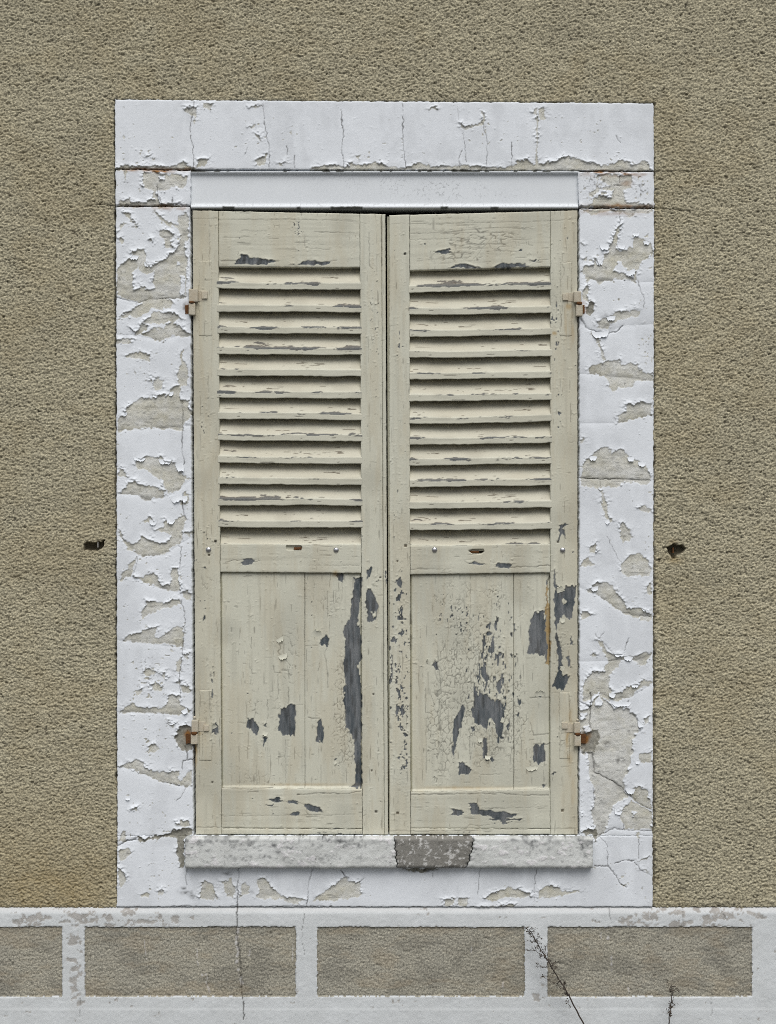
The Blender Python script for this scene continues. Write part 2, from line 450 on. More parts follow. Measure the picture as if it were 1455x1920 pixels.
STONE_BARE = [
    # left quoin
    LA(430,90, 560,85, 700,110, 900,110, 960,150, 950,250, 900,290, 810,240, 700,320, 610,285, 590,330, 640,450, 600,470, 575,440, 560,300, 480,290, 430,220),
    LA(120,470, 200,420, 280,410, 300,440, 440,450, 550,430, 640,460, 900,470, 900,500, 120,500),
    LA(215,60, 250,50, 225,160, 205,130),
    # left jamb, from the top down
    LA(560,560, 640,600, 760,690, 860,720, 870,600, 960,560, 985,700, 985,900, 950,900, 930,1000, 975,1150, 955,1300, 955,1480, 955,1580, 700,1600,
       400,1640, 200,1600, 125,1570, 125,1250, 160,1200, 300,1110, 310,1030, 430,1000, 470,1050, 470,1180, 510,1220, 560,1210, 720,1110, 740,1080,
       820,1060, 830,1010, 870,960, 880,820, 860,760, 760,720, 620,640),
    LA(620,820, 650,770, 740,790, 790,850, 770,920, 800,1000, 710,980, 690,880, 650,850),
    LA(150,890, 200,865, 225,890, 200,950),
    LA(180,720, 240,700, 130,800),
    LA(200,560, 260,570, 280,630, 390,750, 370,760, 270,640),
    LA(515,920, 540,885, 555,912),
    LA(160,1790, 240,1770, 430,1640, 520,1610, 760,1600, 800,1660, 780,1700, 640,1730, 540,1720, 500,1760, 440,1790, 370,1830, 290,1810, 200,1830),
    LA(440,1880, 560,1770, 700,1760, 840,1800, 900,1850, 800,1880, 750,1860, 700,1910, 600,1910),
    LB(300,100, 340,150, 390,130, 400,60, 470,40, 480,100, 420,160, 500,140, 560,110, 700,100, 720,70, 790,20, 850,50, 930,110, 1000,180, 920,210, 850,180, 750,210, 660,260, 540,220, 440,180, 350,180),
    LB(120,235, 200,220, 320,240, 270,280, 120,290),
    LB(230,440, 300,410, 400,390, 480,415, 520,400, 520,490, 430,480, 300,455),
    LB(890,380, 915,360, 910,480, 960,520, 985,640, 960,780, 900,800, 870,900, 890,950, 995,960, 1000,1200, 920,1260, 910,1320, 830,1310, 500,1300, 130,1330,
       130,1190, 200,1150, 240,1080, 300,1000, 400,950, 480,930, 540,930, 560,890, 600,920, 680,890, 730,910, 800,800, 880,770, 840,700, 870,600),
    LB(580,690, 620,670, 640,700, 690,720, 640,830, 560,830),
    LB(510,745, 530,700, 552,750),
    LB(330,610, 350,650, 365,645),
    LC(340,110, 370,75, 480,35, 610,60, 640,30, 680,70, 750,115, 810,105, 840,190, 900,240, 960,300, 1000,300, 930,350, 880,430, 800,480, 740,480, 690,430, 680,350, 560,260, 470,200, 360,180),
    LC(260,345, 360,340, 460,385, 560,400, 700,460, 680,520, 600,525, 510,565, 420,540, 380,500, 250,490, 150,485, 200,440, 240,420),
    LC(150,290, 160,180, 210,210, 240,290),
    LC(800,560, 920,580, 930,460, 975,480, 980,590, 930,620),
    LC(430,820, 520,770, 550,830, 470,850),
    LC(580,920, 660,900, 720,790, 750,830, 800,830, 860,770, 920,740, 960,780, 920,850, 910,980, 870,1090, 790,1120, 700,1220, 600,1230, 480,1230, 380,1240, 330,1160,
       240,1140, 180,1020, 150,930, 170,930, 210,1040, 280,1080, 370,1070, 410,1000, 470,1010, 540,1050, 640,1090, 720,1070, 800,1000, 720,960, 640,940),
    LC(920,970, 1005,930, 1005,1000),
    LC(280,1340, 360,1240, 340,1350, 310,1440, 200,1530, 150,1530, 180,1460),
    LC(320,1480, 440,1500, 480,1450, 560,1430, 610,1470, 620,1540, 680,1580, 770,1580, 780,1480, 800,1380, 860,1380, 850,1500, 880,1640, 800,1655, 680,1640, 520,1580, 400,1530),
    LC(900,1670, 960,1650, 1000,1700, 1015,1760, 940,1740),
    LD(480,180, 560,190, 700,200, 760,170, 880,165, 870,210, 780,235, 600,290, 500,330, 420,400, 430,320, 490,230),
    LD(200,640, 260,590, 370,570, 480,510, 570,480, 610,490, 590,560, 560,600, 640,610, 720,560, 760,520, 850,480, 930,480, 910,740, 820,720, 680,690, 440,680, 260,660),
    LD(920,810, 1000,790, 960,890),
    LD(450,1000, 540,990, 600,1020, 510,1080, 440,1050),
    LD(530,1170, 580,1150, 640,1160, 680,1210, 650,1250, 540,1230),
    LD(340,1250, 420,1210, 420,1280, 370,1300),
    LD(850,890, 900,860, 880,1020, 840,1020),
    LD(840,1160, 880,1110, 880,1180),
    LD(650,1050, 700,1020, 720,1080, 690,1110),
    LD(150,1510, 240,1420, 310,1400, 360,1440, 460,1455, 640,1450, 720,1420, 740,1310, 800,1290, 880,1320, 900,1420, 1010,1490, 960,1530, 850,1530, 600,1520, 400,1510, 250,1520),
    LD(900,1180, 980,1180, 1015,1270, 910,1270),
    LD(745,1605, 825,1640, 800,1685, 760,1665),
    LE(150,235, 250,190, 370,160, 430,190, 500,260, 600,300, 690,310, 760,290, 880,300, 840,390, 880,420, 980,310, 1020,280, 1020,480, 960,490, 860,470, 700,440, 600,400, 480,340, 380,300, 250,260),
    LE(300,770, 320,740, 370,740, 370,780),
    LE(820,910, 990,890, 1000,950, 900,960),
    LE(150,1140, 190,1030, 240,1030, 240,1120),
    LE(150,1280, 250,1210, 290,1260, 230,1350, 160,1390),
    LE(140,1450, 190,1500, 240,1580, 230,1650, 150,1680),
    LE(400,1770, 450,1750, 510,1790, 480,1810, 400,1800),
    LE(620,1740, 670,1710, 690,1740, 640,1790),
    LE(490,20, 560,-20, 630,20, 570,70, 500,50),
    # right quoin
    RA(480,110, 840,110, 860,260, 770,290, 770,430, 1000,470, 1100,480, 1100,505, 240,505, 380,470, 400,400, 520,360, 620,380, 640,260, 520,200),
    # right jamb
    RA(230,525, 1105,525, 1105,560, 960,570, 830,620, 740,560, 560,560, 400,580, 300,560),
    RA(725,700, 700,880, 670,1020, 730,1030, 860,990, 880,880, 940,850, 1010,900, 1080,950, 1115,1070, 1000,1130, 930,1230, 930,1300, 920,1400, 830,1380, 700,1370, 560,1400,
       480,1430, 440,1390, 340,1380, 330,1460, 320,1560, 330,1640, 280,1620, 270,1510, 330,1440, 310,1330, 250,1280, 300,1210, 390,1200, 400,1110, 480,1200, 530,1090,
       540,1050, 580,1040, 620,920, 680,780),
    RA(450,1860, 480,1850, 580,1810, 660,1760, 780,1760, 900,1720, 960,1750, 900,1810, 780,1840, 680,1850, 600,1920, 570,1970, 520,1980, 440,1930),
    RA(275,960, 260,925, 290,975), RA(280,1110, 330,1090, 320,1140),
    RB(370,140, 430,150, 470,240, 490,330, 570,480, 530,490, 490,370, 460,280, 400,190),
    RB(330,600, 400,530, 430,550, 520,510, 570,490, 640,490, 720,480, 740,540, 850,515, 940,540, 960,600, 1050,640, 1110,660, 1110,730, 1000,740, 880,720, 860,790, 700,810, 640,860, 570,780, 590,750, 530,670, 350,650),
    RB(680,1240, 690,1150, 780,1090, 790,1015, 880,1015, 970,985, 1100,1005, 1105,1140, 950,1170, 840,1210, 700,1240),
    RB(235,1440, 300,1410, 300,1470, 235,1480),
    RC(270,230, 280,100, 340,50, 480,-60, 580,-65, 620,30, 660,-50, 750,-45, 830,40, 930,90, 970,140, 1030,150, 1050,220, 1095,270, 1095,320, 1030,380, 860,350, 760,350, 710,400,
       640,430, 500,390, 470,430, 380,400, 260,400, 235,290),
    RC(480,430, 500,450, 560,600, 570,720, 630,820, 600,830, 540,780, 515,640),
    RC(940,650, 1030,615, 1080,670, 1100,710, 1000,700),
    RC(720,850, 780,840, 800,900, 840,920, 850,1030, 750,1070, 720,1000),
    RC(350,1140, 440,1070, 440,1200, 350,1190),
    RC(235,1330, 350,1250, 410,1350, 235,1360),
    RC(730,1330, 820,1240, 960,1200, 1060,1300, 1090,1400, 1060,1460, 890,1480, 760,1460),
    RC(320,1640, 450,1550, 560,1560, 650,1600, 700,1700, 780,1780, 800,1850, 880,1860, 1000,1870, 1080,1920, 1090,2000, 980,2000, 820,1950, 740,1910, 540,1770, 420,1680),
    RC(1040,1620, 1090,1550, 1100,1690, 1050,1690),
    RD(240,320, 330,310, 380,340, 310,380, 250,370),
    RD(430,640, 500,650, 560,760, 640,810, 740,830, 880,840, 1000,800, 1100,800, 1090,860, 1040,880, 1020,940, 940,920, 890,890, 720,880, 700,950, 650,1000, 600,1060, 580,1190,
       640,1290, 720,1280, 820,1200, 880,1200, 960,1170, 1000,1110, 1100,1120, 1100,1160, 940,1240, 840,1330, 700,1360, 610,1340, 570,1370, 510,1310, 480,1270, 400,1290,
       370,1360, 300,1370, 270,1300, 280,1200, 340,1050, 400,1000, 460,1040, 540,1000, 570,900, 540,780, 470,700),
    RD(375,830, 405,790, 440,845, 410,850), RD(1010,1590, 1080,1550, 1060,1640, 1000,1670),
    RE(950,110, 1100,60, 1110,180, 940,200),
    RE(880,500, 940,480, 1050,540, 1100,740, 980,710, 820,560),
    RE(700,800, 780,730, 850,640, 960,710, 1100,770, 1110,1000, 780,990, 740,900),
    RE(260,590, 300,660, 310,860, 260,830),
    RE(910,1020, 950,1020, 940,1110),
    RE(920,1360, 1070,1320, 1040,1360), RE(960,1480, 1060,1490, 1050,1510),
    # lintel
    TL_(5,388, 20,375, 60,365, 130,370, 200,365, 340,370, 380,350, 430,380, 430,388),
    TL_(440,375, 450,340, 510,330, 500,360), TL_(750,340, 810,305, 800,360, 760,370),
    TL_(1040,388, 1060,378, 1160,360, 1220,375, 1250,355, 1310,365, 1370,350, 1455,370, 1455,390),
    TL_(480,40, 530,40, 520,75, 490,70), TL_(380,65, 410,55, 440,60, 440,120, 420,100, 390,90), TL_(715,60, 780,52, 770,62),
    TL_(745,200, 775,200, 780,240), TL_(720,165, 755,155, 735,172), TL_(420,130, 440,125, 435,150), TL_(1280,310, 1310,310, 1300,335),
    TL_(870,355, 905,345, 885,365), TL_(180,315, 205,308, 190,320), TL_(205,325, 225,330, 215,340),
    TR_(0,388, 20,370, 130,380, 170,350, 230,360, 270,370, 390,365, 660,375, 700,345, 750,335, 790,360, 880,350, 970,315, 1060,350, 1160,365, 1250,340, 1300,360, 1380,340, 1405,395),
    TR_(400,145, 430,165, 480,150, 510,135, 512,75, 525,90, 525,150, 430,178, 405,172),
    TR_(780,85, 800,68, 802,105), TR_(810,70, 840,65, 850,110, 820,130), TR_(795,110, 808,110, 806,240, 808,380, 795,380, 800,240),
    TR_(235,70, 265,55, 275,72),
    # apron under the sill
    AL(190,490, 215,440, 210,385, 240,362, 275,380, 305,415, 300,460, 325,490, 260,505), AL(350,380, 410,350, 440,420, 430,490, 390,470), AL(475,400, 520,380, 530,450, 480,480),
    AL(585,480, 600,420, 585,380, 610,345, 650,350, 680,400, 720,440, 760,475, 850,485, 920,500, 860,530, 760,500, 680,490, 640,500), AL(960,510, 1060,430, 1120,390, 1180,350, 1290,380, 1300,470, 1200,490, 1130,500),
    AR(690,490, 740,450, 870,415, 1000,450, 1000,480, 830,485, 760,510), AR(1050,440, 1130,400, 1220,430, 1350,440, 1250,460, 1130,490, 1050,480),
    AR(400,490, 480,490, 470,540, 410,540), AR(510,480, 580,490, 560,550, 510,540), AR(640,552, 900,528, 850,558),
]
PLASTER = [  # the large scraped grey area low on the right jamb, the hinge sockets and the mortar by the sill
    RD(390,1370, 490,1290, 570,1390, 680,1460, 780,1460, 900,1540, 970,1690, 920,1770, 880,1850, 860,2030, 820,2170, 760,2310, 770,2420, 800,2460, 820,2520, 640,2610, 580,2820,
       540,2930, 440,3020, 400,2980, 250,2950, 410,2880, 410,2820, 380,2680, 420,2560, 400,2420, 370,2320, 330,2120, 340,2010, 250,2000, 235,1700, 230,1480, 330,1480),
]
MORTAR = [
    LE(350,1100, 520,1080, 700,1050, 820,1000, 960,970, 1040,1010, 1000,1040, 932,1090, 932,1450, 900,1450, 860,1340, 840,1250, 850,1180, 830,1090, 700,1085, 540,1110, 380,1130),
    LD(830,1740, 870,1670, 950,1650, 1010,1690, 1030,1800, 1030,1950, 960,1980, 930,1960, 850,1930, 820,1820),
    RA(310,1700, 350,1640, 410,1650, 410,1750, 360,1820, 310,1790),
    RD(270,1780, 370,1730, 440,1740, 480,1810, 430,1900, 400,1980, 290,2000, 260,1900),
    RE(250,1030, 400,960, 450,990, 430,1140, 390,1080), AR(90,283, 200,300, 260,315, 330,300, 380,283),
]
STONE_KEEP = [  # flakes of paint left standing inside bare areas
    LA(310,1300, 380,1220, 400,1290, 520,1310, 600,1250, 560,1400, 600,1470, 500,1490, 420,1430, 390,1490, 310,1490),
    LA(840,1150, 880,1160, 880,1215, 850,1200), LA(960,1200, 985,1180, 985,1560, 960,1560), LA(880,1330, 940,1340, 950,1560, 890,1560),
    LA(640,130, 720,130, 700,190, 630,180), RA(640,1290, 700,1150, 780,1230, 890,1280, 940,1230, 890,1350, 850,1360, 760,1300, 700,1290),
    RE(860,770, 920,790, 880,850), RD(240,1520, 330,1510, 300,1600, 240,1580), RD(280,1680, 340,1650, 370,1750, 300,1760),
    RE(235,100, 320,90, 340,200, 320,300, 400,560, 410,680, 370,780, 410,950, 250,1020), LB(900,800, 985,800, 985,860, 950,940, 890,940),
    RD(400,1400, 480,1300, 500,1330, 540,1400, 420,1440),
]
STONE_CRACK = [  # (points, half width in px, depth mm)
    (LD(890,160, 930,300, 940,450, 910,740, 905,870, 880,1000, 880,1180, 890,1320), .6, 1.2), (LB(910,950, 915,1300, 905,1440, 900,1560, 930,1700, 905,1840), .8, 2),
    (LC(860,1110, 895,1130, 885,1380), .6, 1.5), (LC(905,480, 915,700, 955,790), .9, 2), (LC(370,1240, 350,1350, 315,1470), .5, 1),
    (LE(130,1190, 240,1130, 350,1110), 1.0, 4), (LE(965,150, 960,60, 940,0), 1.0, 3), (LE(910,270, 915,160, 1045,160), .9, 2), (LE(660,430, 760,440, 880,475), .8, 2),
    (LE(960,490, 890,600, 840,660), .6, 1.5), (LA(100,478, 480,490, 640,478, 860,470, 1000,495), 1.3, 6), (LA(120,1590, 380,1650, 520,1600, 880,1595, 960,1570), .6, 1.5),
    (LA(250,1770, 380,1660), .5, 1), (LA(600,240, 620,380, 660,450), .6, 1.5), (LA(790,380, 785,450), .9, 2), (LA(200,200, 260,215), .5, 1.5),
    (RA(235,500, 560,505, 680,515, 860,505, 1110,500), 1.4, 6), (RA(230,78, 560,72, 850,80, 1120,72), 1.0, 5), (LA(120,35, 560,42, 1000,50), .9, 4),
    (RA(720,580, 725,700), .5, 1), (RA(935,1390, 970,1500, 1010,1600, 1005,1720), .7, 1.5), (RB(260,0, 310,90, 430,140, 560,160, 680,140, 745,70), 1.0, 3),
    (RC(235,298, 450,305, 800,315, 1090,325), .8, 2.5), (RC(480,340, 480,430), .6, 1.5), (RC(560,1000, 700,1260, 740,1310), .3, .4), (RA(720,130, 715,210), .6, 2), (RA(650,240, 740,240), .7, 2),
    (RE(265,20, 270,80, 380,80, 410,170, 415,310, 640,420, 790,530, 930,680, 1110,770), .8, 2.5), (RE(440,1090, 560,1020, 650,975, 750,1000, 1110,1010), .6, 1.5),
    (RE(410,1430, 570,1430, 740,1650, 800,1690), .8, 2), (RE(480,1090, 560,1160, 575,1290, 570,1420), .4, .8), (RE(660,1400, 780,1360, 890,1370), .7, 2), (RE(900,1390, 960,1470, 1110,1550), .6, 1.5),
    (RE(940,1110, 940,1340), .4, .8), (RE(650,740, 700,800, 760,900, 760,990), .7, 1.5), (RE(400,510, 410,640), .7, 2),
    (RD(370,1280, 360,1560, 350,1640, 380,1700), 1.1, 4), (RD(880,1540, 960,1640, 960,1730), .9, 3), (RD(430,560, 430,600, 500,650, 640,810), .8, 2), (RD(590,890, 720,870, 880,880, 900,870), .5, 1), (RD(750,310, 860,340, 1080,355), .6, 1.5),
    (RD(780,770, 800,680, 830,620), .6, 1.5), (RD(480,620, 520,540), .6, 1.5), (RD(790,1450, 830,1370), .8, 2), (RD(220,1380, 300,1410, 360,1450), 1.0, 3),
    (TL_(430,30, 410,180, 425,270, 430,380), .5, 1), (TL_(790,40, 800,150, 825,270, 825,380), .7, 1.8), (TL_(1200,70, 1215,200, 1205,270, 1215,380), .7, 1.8), (TL_(955,310, 960,380), .6, 1.5),
    (TL_(920,265, 920,310), .6, 1.5), (TL_(700,310, 712,270), .4, 1), (TR_(100,40, 100,240, 115,380), .7, 1.5), (TR_(415,170, 425,280, 430,345), .5, 1), (TR_(395,380, 395,320, 410,285), .6, 1.2),
    (TR_(515,140, 540,210, 540,390), .7, 1.8), (TR_(670,240, 670,380), .4, 1), (TR_(1215,205, 1240,245), .7, 1.5), (TR_(385,60, 395,130), .3, .6),
    (AL(465,285, 455,450, 455,560), 1.0, 3), (AL(970,285, 945,370, 930,540), .7, 1.8), (AR(655,280, 650,370, 640,460), .4, 1), (AR(1040,280, 1025,430, 1020,510), .5, 1),
    (AR(330,310, 335,345), .6, 1.5), (AL(110,290, 100,340, 110,400), .6, 1.5), (AL(1165,300, 1185,335, 1220,350), .9, 2), (AL(1320,350, 1290,385), .9, 2.5),
    (AL(0,548, 100,540, 240,550, 420,545, 620,545, 850,540, 1100,545), .7, 2),
]
# soft rust / ochre stains (centre, radii, strength)
STONE_RUST = [(290, 318, 70, 3.5, .75), (300, 321, 30, 3.0, .9), (300, 387, 50, 4, .5), (325, 390, 40, 4, .45), (1160, 327, 60, 5, .6), (1130, 322, 25, 3, .8), (1170, 386, 60, 4.5, .6), (1120, 397, 30, 5, .35),
              (1160, 400, 60, 5, .3), (351, 1376, 6, 9, .9), (354, 575, 5, 8, .8), (1097, 1385, 8, 12, .85), (1093, 577, 6, 9, .8), (1176, 345, 9, 7, .35)]
STONE_DARK = [(1093, 1380, 8, 9, .9), (350, 1372, 5, 4, .9), (348, 577, 4, 8, .9), (1092, 1375, 5, 4, .8), (1135, 610, 14, 8, .4), (1140, 592, 16, 8, .35), (1120, 1550, 12, 5, .35), (1180, 1405, 12, 8, .25),  # soft dark marks, the void under the sill among them
              (1130, 1475, 22, 12, .22), (1165, 1460, 9, 12, .25), (470, 1672, 12, 5, .35), (350, 1673, 12, 4, .8), (362, 1680, 6, 4, .8), (345, 1664, 5, 3, .7), (425, 1638, 12, 4, .6), (790, 1631, 28, 3, .95),
              (1138, 1393, 7, 3, .85), (1160, 1427, 4, 4, .7), (1141, 1390, 3, 2, .8), (283, 783, 4, 6, .4), (1180, 1001, 4, 4, .5)]
CHIP_ZONES = [(290, 290, 60, 40, .8), (245, 270, 40, 40, .6), (480, 250, 40, 35, .8), (530, 245, 40, 25, .8), (700, 290, 60, 30, .7), (760, 280, 40, 25, .8), (920, 250, 60, 35, .6), (1080, 260, 60, 40, .7), (1160, 300, 60, 25, .7),
              (270, 700, 45, 50, .9), (250, 1000, 40, 50, .6), (270, 1040, 30, 15, .9), (250, 1160, 50, 30, .55), (280, 1260, 50, 70, 1.0), (320, 1220, 30, 20, .6), (280, 1390, 60, 50, .9), (290, 1520, 50, 50, .7), (300, 1550, 40, 18, .9),
              (310, 1630, 40, 40, .8), (290, 1660, 50, 25, .8), (280, 430, 50, 35, .8), (330, 470, 20, 90, .8), (1210, 470, 14, 60, .9), (1212, 660, 14, 50, 1.0), (1110, 480, 25, 30, .7), (1180, 560, 40, 25, .8), (1090, 850, 8, 90, .8),
              (1105, 1240, 18, 60, .6), (1215, 1010, 9, 70, .7), (1180, 1660, 40, 25, .6), (1140, 1590, 40, 30, .4), (230, 345, 20, 25, .8), (1120, 350, 40, 35, 1.3), (1205, 355, 25, 25, 1.1), (270, 350, 40, 30, .6), (345, 1120, 15, 400, .5), (225, 900, 9, 500, .5)]
JOINTS_L = [LA(95,1590, 380,1650, 520,1605, 880,1595, 1030,1570), LB(95,180, 350,185, 540,225, 660,262, 850,185, 1030,190), LB(95,1325, 500,1302, 1030,1270),
            LC(95,480, 380,505, 510,565, 690,520, 800,485, 1030,300), LC(95,930, 180,1020, 330,1160, 380,1240, 700,1222, 870,1095, 1030,1000), LC(95,1540, 310,1475, 520,1585, 800,1658, 1040,1690),
            LD(95,640, 440,682, 820,722, 1040,745), LD(95,1510, 400,1512, 850,1532, 1040,1500), LE(95,225, 380,302, 600,402, 860,472, 1060,490), LE(95,1195, 350,1110, 700,1060, 960,1030, 1060,1020)]
JOINTS_R = [RA(200,1270, 440,1390, 700,1370, 930,1400, 1130,1400), RB(200,20, 430,140, 560,160, 745,70, 1130,50), RB(200,640, 530,670, 850,690, 1130,735), RB(200,1240, 700,1240, 950,1170, 1130,1140), RC(200,298, 450,305, 800,315, 1130,325),
            RC(200,1600, 420,1680, 740,1905, 1130,1960), RD(200,900, 590,890, 720,872, 900,885, 1130,800), RD(200,1380, 480,1270, 620,1345, 840,1330, 1130,1150), RE(200,80, 380,80, 415,310, 640,420, 930,680, 1130,775), RE(200,1030, 440,1090, 650,975, 750,1000, 1130,1010)]


def blob(u, v, lst):
    o = np.zeros(u.shape)
    for cu, cv, ru, rv, w in lst:
        m = (np.abs(u - cu) < ru * 3) & (np.abs(v - cv) < rv * 3)
        if m.any():
            o[m] = np.maximum(o[m], w * np.exp(-((u[m] - cu) / ru) ** 2 - ((v[m] - cv) / rv) ** 2))
    return o


def curled(sd, V, step_u, step_v, L, wdt, seed, U, updown=1.0):
    """how far a paint edge has lifted: most where the bare patch lies below it"""
    gv, gu = np.gradient(sd)
    n = np.sqrt(gv * gv + gu * gu) + 1e-6
    g = np.clip(-gv / n * updown * 0.95 + 0.06 + 0.25 * np.abs(gu / n), 0, 1)
    amp = np.clip(noise(U, V, 16, seed=seed) * 1.7 - 0.25, 0.1, 1.4)
    return L * g * amp * np.exp(-np.maximum(sd, 0) / wdt)


def stone_field(joints=(), bulge=1.0, chips=1.0):
    def f(U, V):
        wu = U + 2.4 * sn(U, V, 9, seed=1) + 1.9 * sn(U, V, 4, seed=2) + 1.0 * sn(U, V, 2.2, seed=5)
        wv = V + 2.4 * sn(U, V, 9, seed=3) + 2.3 * sn(U, V, 4, seed=4) + 1.1 * sn(U, V, 2.2, seed=6)
        sd = np.full(U.shape, 22.0)
        for p in STONE_BARE: sub_poly(sd, wu, wv, p)
        pl = np.full(U.shape, 22.0)
        for p in PLASTER: sub_poly(pl, wu, wv, p)
        mo = np.full(U.shape, 22.0)
        for p in MORTAR: sub_poly(mo, wu, wv, p)
        sd = np.minimum(np.minimum(sd, pl), mo)
        for p in STONE_KEEP: sub_poly(sd, wu, wv, p, True)
        sdp = sd.copy()
        # small chips
        dens = np.clip(blob(U, V, CHIP_ZONES) * chips + 0.16 * noise(U, V, 60, seed=2), 0, 1.3)
        cn = 0.62 * noise(U, V, 6, seed=1) + 0.38 * noise(U, V, 2.6, seed=3)
        sdc = (0.93 - 0.15 * dens - cn) * 34
        cn2 = 0.6 * noise(U, V, 13, 9, seed=6) + 0.4 * noise(U, V, 4.5, seed=4)
        sdc2 = (1.0 - 0.22 * np.maximum(dens - 0.35, 0) / 0.65 - cn2) * 46
        sd = np.minimum(sd, np.minimum(sdc, sdc2))
        bare = sstep(0.5, -0.5, sd)
        curl = np.maximum(curled(sdp, V, 1, 1, 5.0, 4.2, 4, U), curled(sd, V, 1, 1, 1.7, 2.4, 4, U))
        # cracks
        cu, cv = U + 1.5 * sn(U, V, 6, seed=2) + .7 * sn(U, V, 2.5, seed=1), V + 1.5 * sn(U, V, 6, seed=5) + .7 * sn(U, V, 2.5, seed=7)
        ck = np.zeros(U.shape)
        cd = np.zeros(U.shape)
        for pts, w, dep in STONE_CRACK:
            m = np.zeros(U.shape)
            line_mask(m, cu, cv, pts, w)
            m *= 0.45 + 0.75 * noise(U, V, 22, seed=3)
            ck = np.maximum(ck, np.minimum(m, 1))
            cd = np.maximum(cd, m * dep)
        h = 0.55 + 0.5 * sn(U, V, 38, seed=6) + 0.10 * sn(U, V, 9, seed=5) + 0.05 * sn(U, V, 2.8, seed=2) + curl
        jd = np.full(U.shape, 60.0)
        for j in joints:
            jd = np.minimum(jd, seg_dist(U, V, j))
        hb = -0.35 + 0.5 * sn(U, V, 38, seed=6) + 0.5 * sn(U, V, 14, 9, seed=4) + 0.35 * sn(U, V, 5, 4, seed=2) + 0.2 * sn(U, V, 2.2, seed=3)
        hb = hb - 2.6 * sstep(0.5, -5, mo) - 1.5 * sstep(1.0, -1.0, pl) * (0.4 + 0.6 * noise(U, V, 20, seed=1))
        h = h * (1 - bare) + hb * bare - cd - bulge * 1.6 * np.exp(-jd / 6)
        dirt = np.clip(ck * 0.8, 0, 1)
        rim = np.exp(-(sd / 0.9) ** 2) * 0.30 * noise(U, V, 10, seed=2)
        grime = bare * np.clip(noise(U, V, 26, 8, seed=5) - 0.55, 0, 1) * 0.6 + bare * np.exp(-jd / 2.2) * 0.4
        scr = .6 * noise(U + 4 * sn(U, V, 20, seed=1), V + 3 * sn(U, V, 25, seed=2), 34, 2.3, seed=6) + .4 * noise(U, V, 9, 1.9, seed=1)
        grime = np.maximum(grime, bare * .4 * sstep(.70, .85, scr))
        grime = np.maximum(grime, bare * .45 * sstep(.74, .9, .5 * noise(U, V, 7, seed=2) + .5 * noise(U, V, 3, seed=5)))
        dirt = np.maximum.reduce([dirt, rim, grime, blob(U + 3 * sn(U, V, 5, seed=1), V + 3 * sn(U, V, 5, seed=2), STONE_DARK) * (0.4 + 0.8 * noise(U, V, 4, seed=4))])
        dirt = np.maximum(dirt, 0.55 * sstep(0.75, 1.0, noise(U, V, 2.6, seed=7) * np.clip(dens, 0, 1.2)))
        dirt = np.maximum(dirt, .10 * sstep(.40, .72, cloud(U, V, 60, 110, 2)))
        rust = 1.3 * blob(U + 5 * sn(U, V, 12, seed=3), V + 2 * sn(U, V, 8, seed=4), STONE_RUST) * np.clip(noise(U, V, 9, 5, seed=6) * 1.8 - .2, 0, 1.1)
        var = 0.62 + 1.2 * (.6 * noise(U, V, 34, 20, seed=7) + .4 * noise(U, V, 10, 7, seed=3) - 0.5) + 0.35 * sstep(1, -2, pl)
        var = np.where(mo < 0.5, 0.2, var)
        dirt = np.where(mo < 0.3, np.maximum(dirt, 0.42 + .25 * noise(U, V, 3, seed=1)), dirt)
        return h, np.stack([bare, np.clip(dirt, 0, 1), np.clip(rust, 0, 1), np.clip(var, 0, 1)], -1)
    return f


# ---------------------------------------------------------------- the setting
ground = bpy.data.meshes.new('ground')
ground.from_pydata([(-400, -800, 0), (400, -800, 0), (400, 40, 0), (-400, 40, 0)], [], [(0, 1, 2, 3)])
tag(link('ground', ground, M_GROUND), kind='structure')


def spread(lo, hi, a, b, step):
    """dense from a to b, ever coarser out to lo and hi"""
    mid = list(np.arange(a, b + step * .5, step))
    w, x, left = step, a, []
    while x > lo:
        w *= 1.35; x -= w; left.append(max(x, lo))
    w, x, right = step, mid[-1], []
    while x < hi:
        w *= 1.35; x += w; right.append(min(x, hi))
    return np.array(left[::-1] + mid + right)


wall = thing('house_wall', (0, 0.0, 0.55), 'tan roughcast house wall all around the white window surround', 'wall')
SU0, SU1, SV0, SV1 = 217, 1225, 190, 1701


def stucco_h(U, V, seed=0, big=1.0):
    wu, wv = U + 1.8 * sn(U, V, 5, seed=1) + 2 * sn(U, V, 17, seed=6), V + 1.5 * sn(U, V, 5, seed=2) + 2 * sn(U, V, 17, seed=7)
    f1, f2 = worley(wu, wv, 4.3, 3.3, seed=seed)
    g1, _ = worley(U + 40, V, 6.1, 4.6, seed=seed + 2)
    h = (0.6 - f1) * 5.2 + (0.55 - g1) * 3.2 + 0.9 * sn(wu, wv, 9, 5, seed=4) * big + 0.7 * sn(wu, wv, 26, 18, seed=5) * big
    pit = .5 * noise(wu, wv, 9, 5, seed=3) + .5 * noise(wu, wv, 4.2, 2.8, seed=6)
    h -= 3.0 * sstep(.72, .92, pit)
    return h


def cloud(U, V, sx, sy, seed):
    """soft uneven patches without the lattice of a single octave"""
    a, b = U + .5 * sx * sn(U, V, sx * .8, sy * .8, seed + 1), V + .5 * sy * sn(U, V, sx * .8, sy * .8, seed + 2)
    return .5 * noise(a, b, sx, sy, seed) + .28 * noise(a, b, sx * .43, sy * .43, seed + 3) + .22 * noise(U, V, sx * .14, sy * .14, seed + 4)


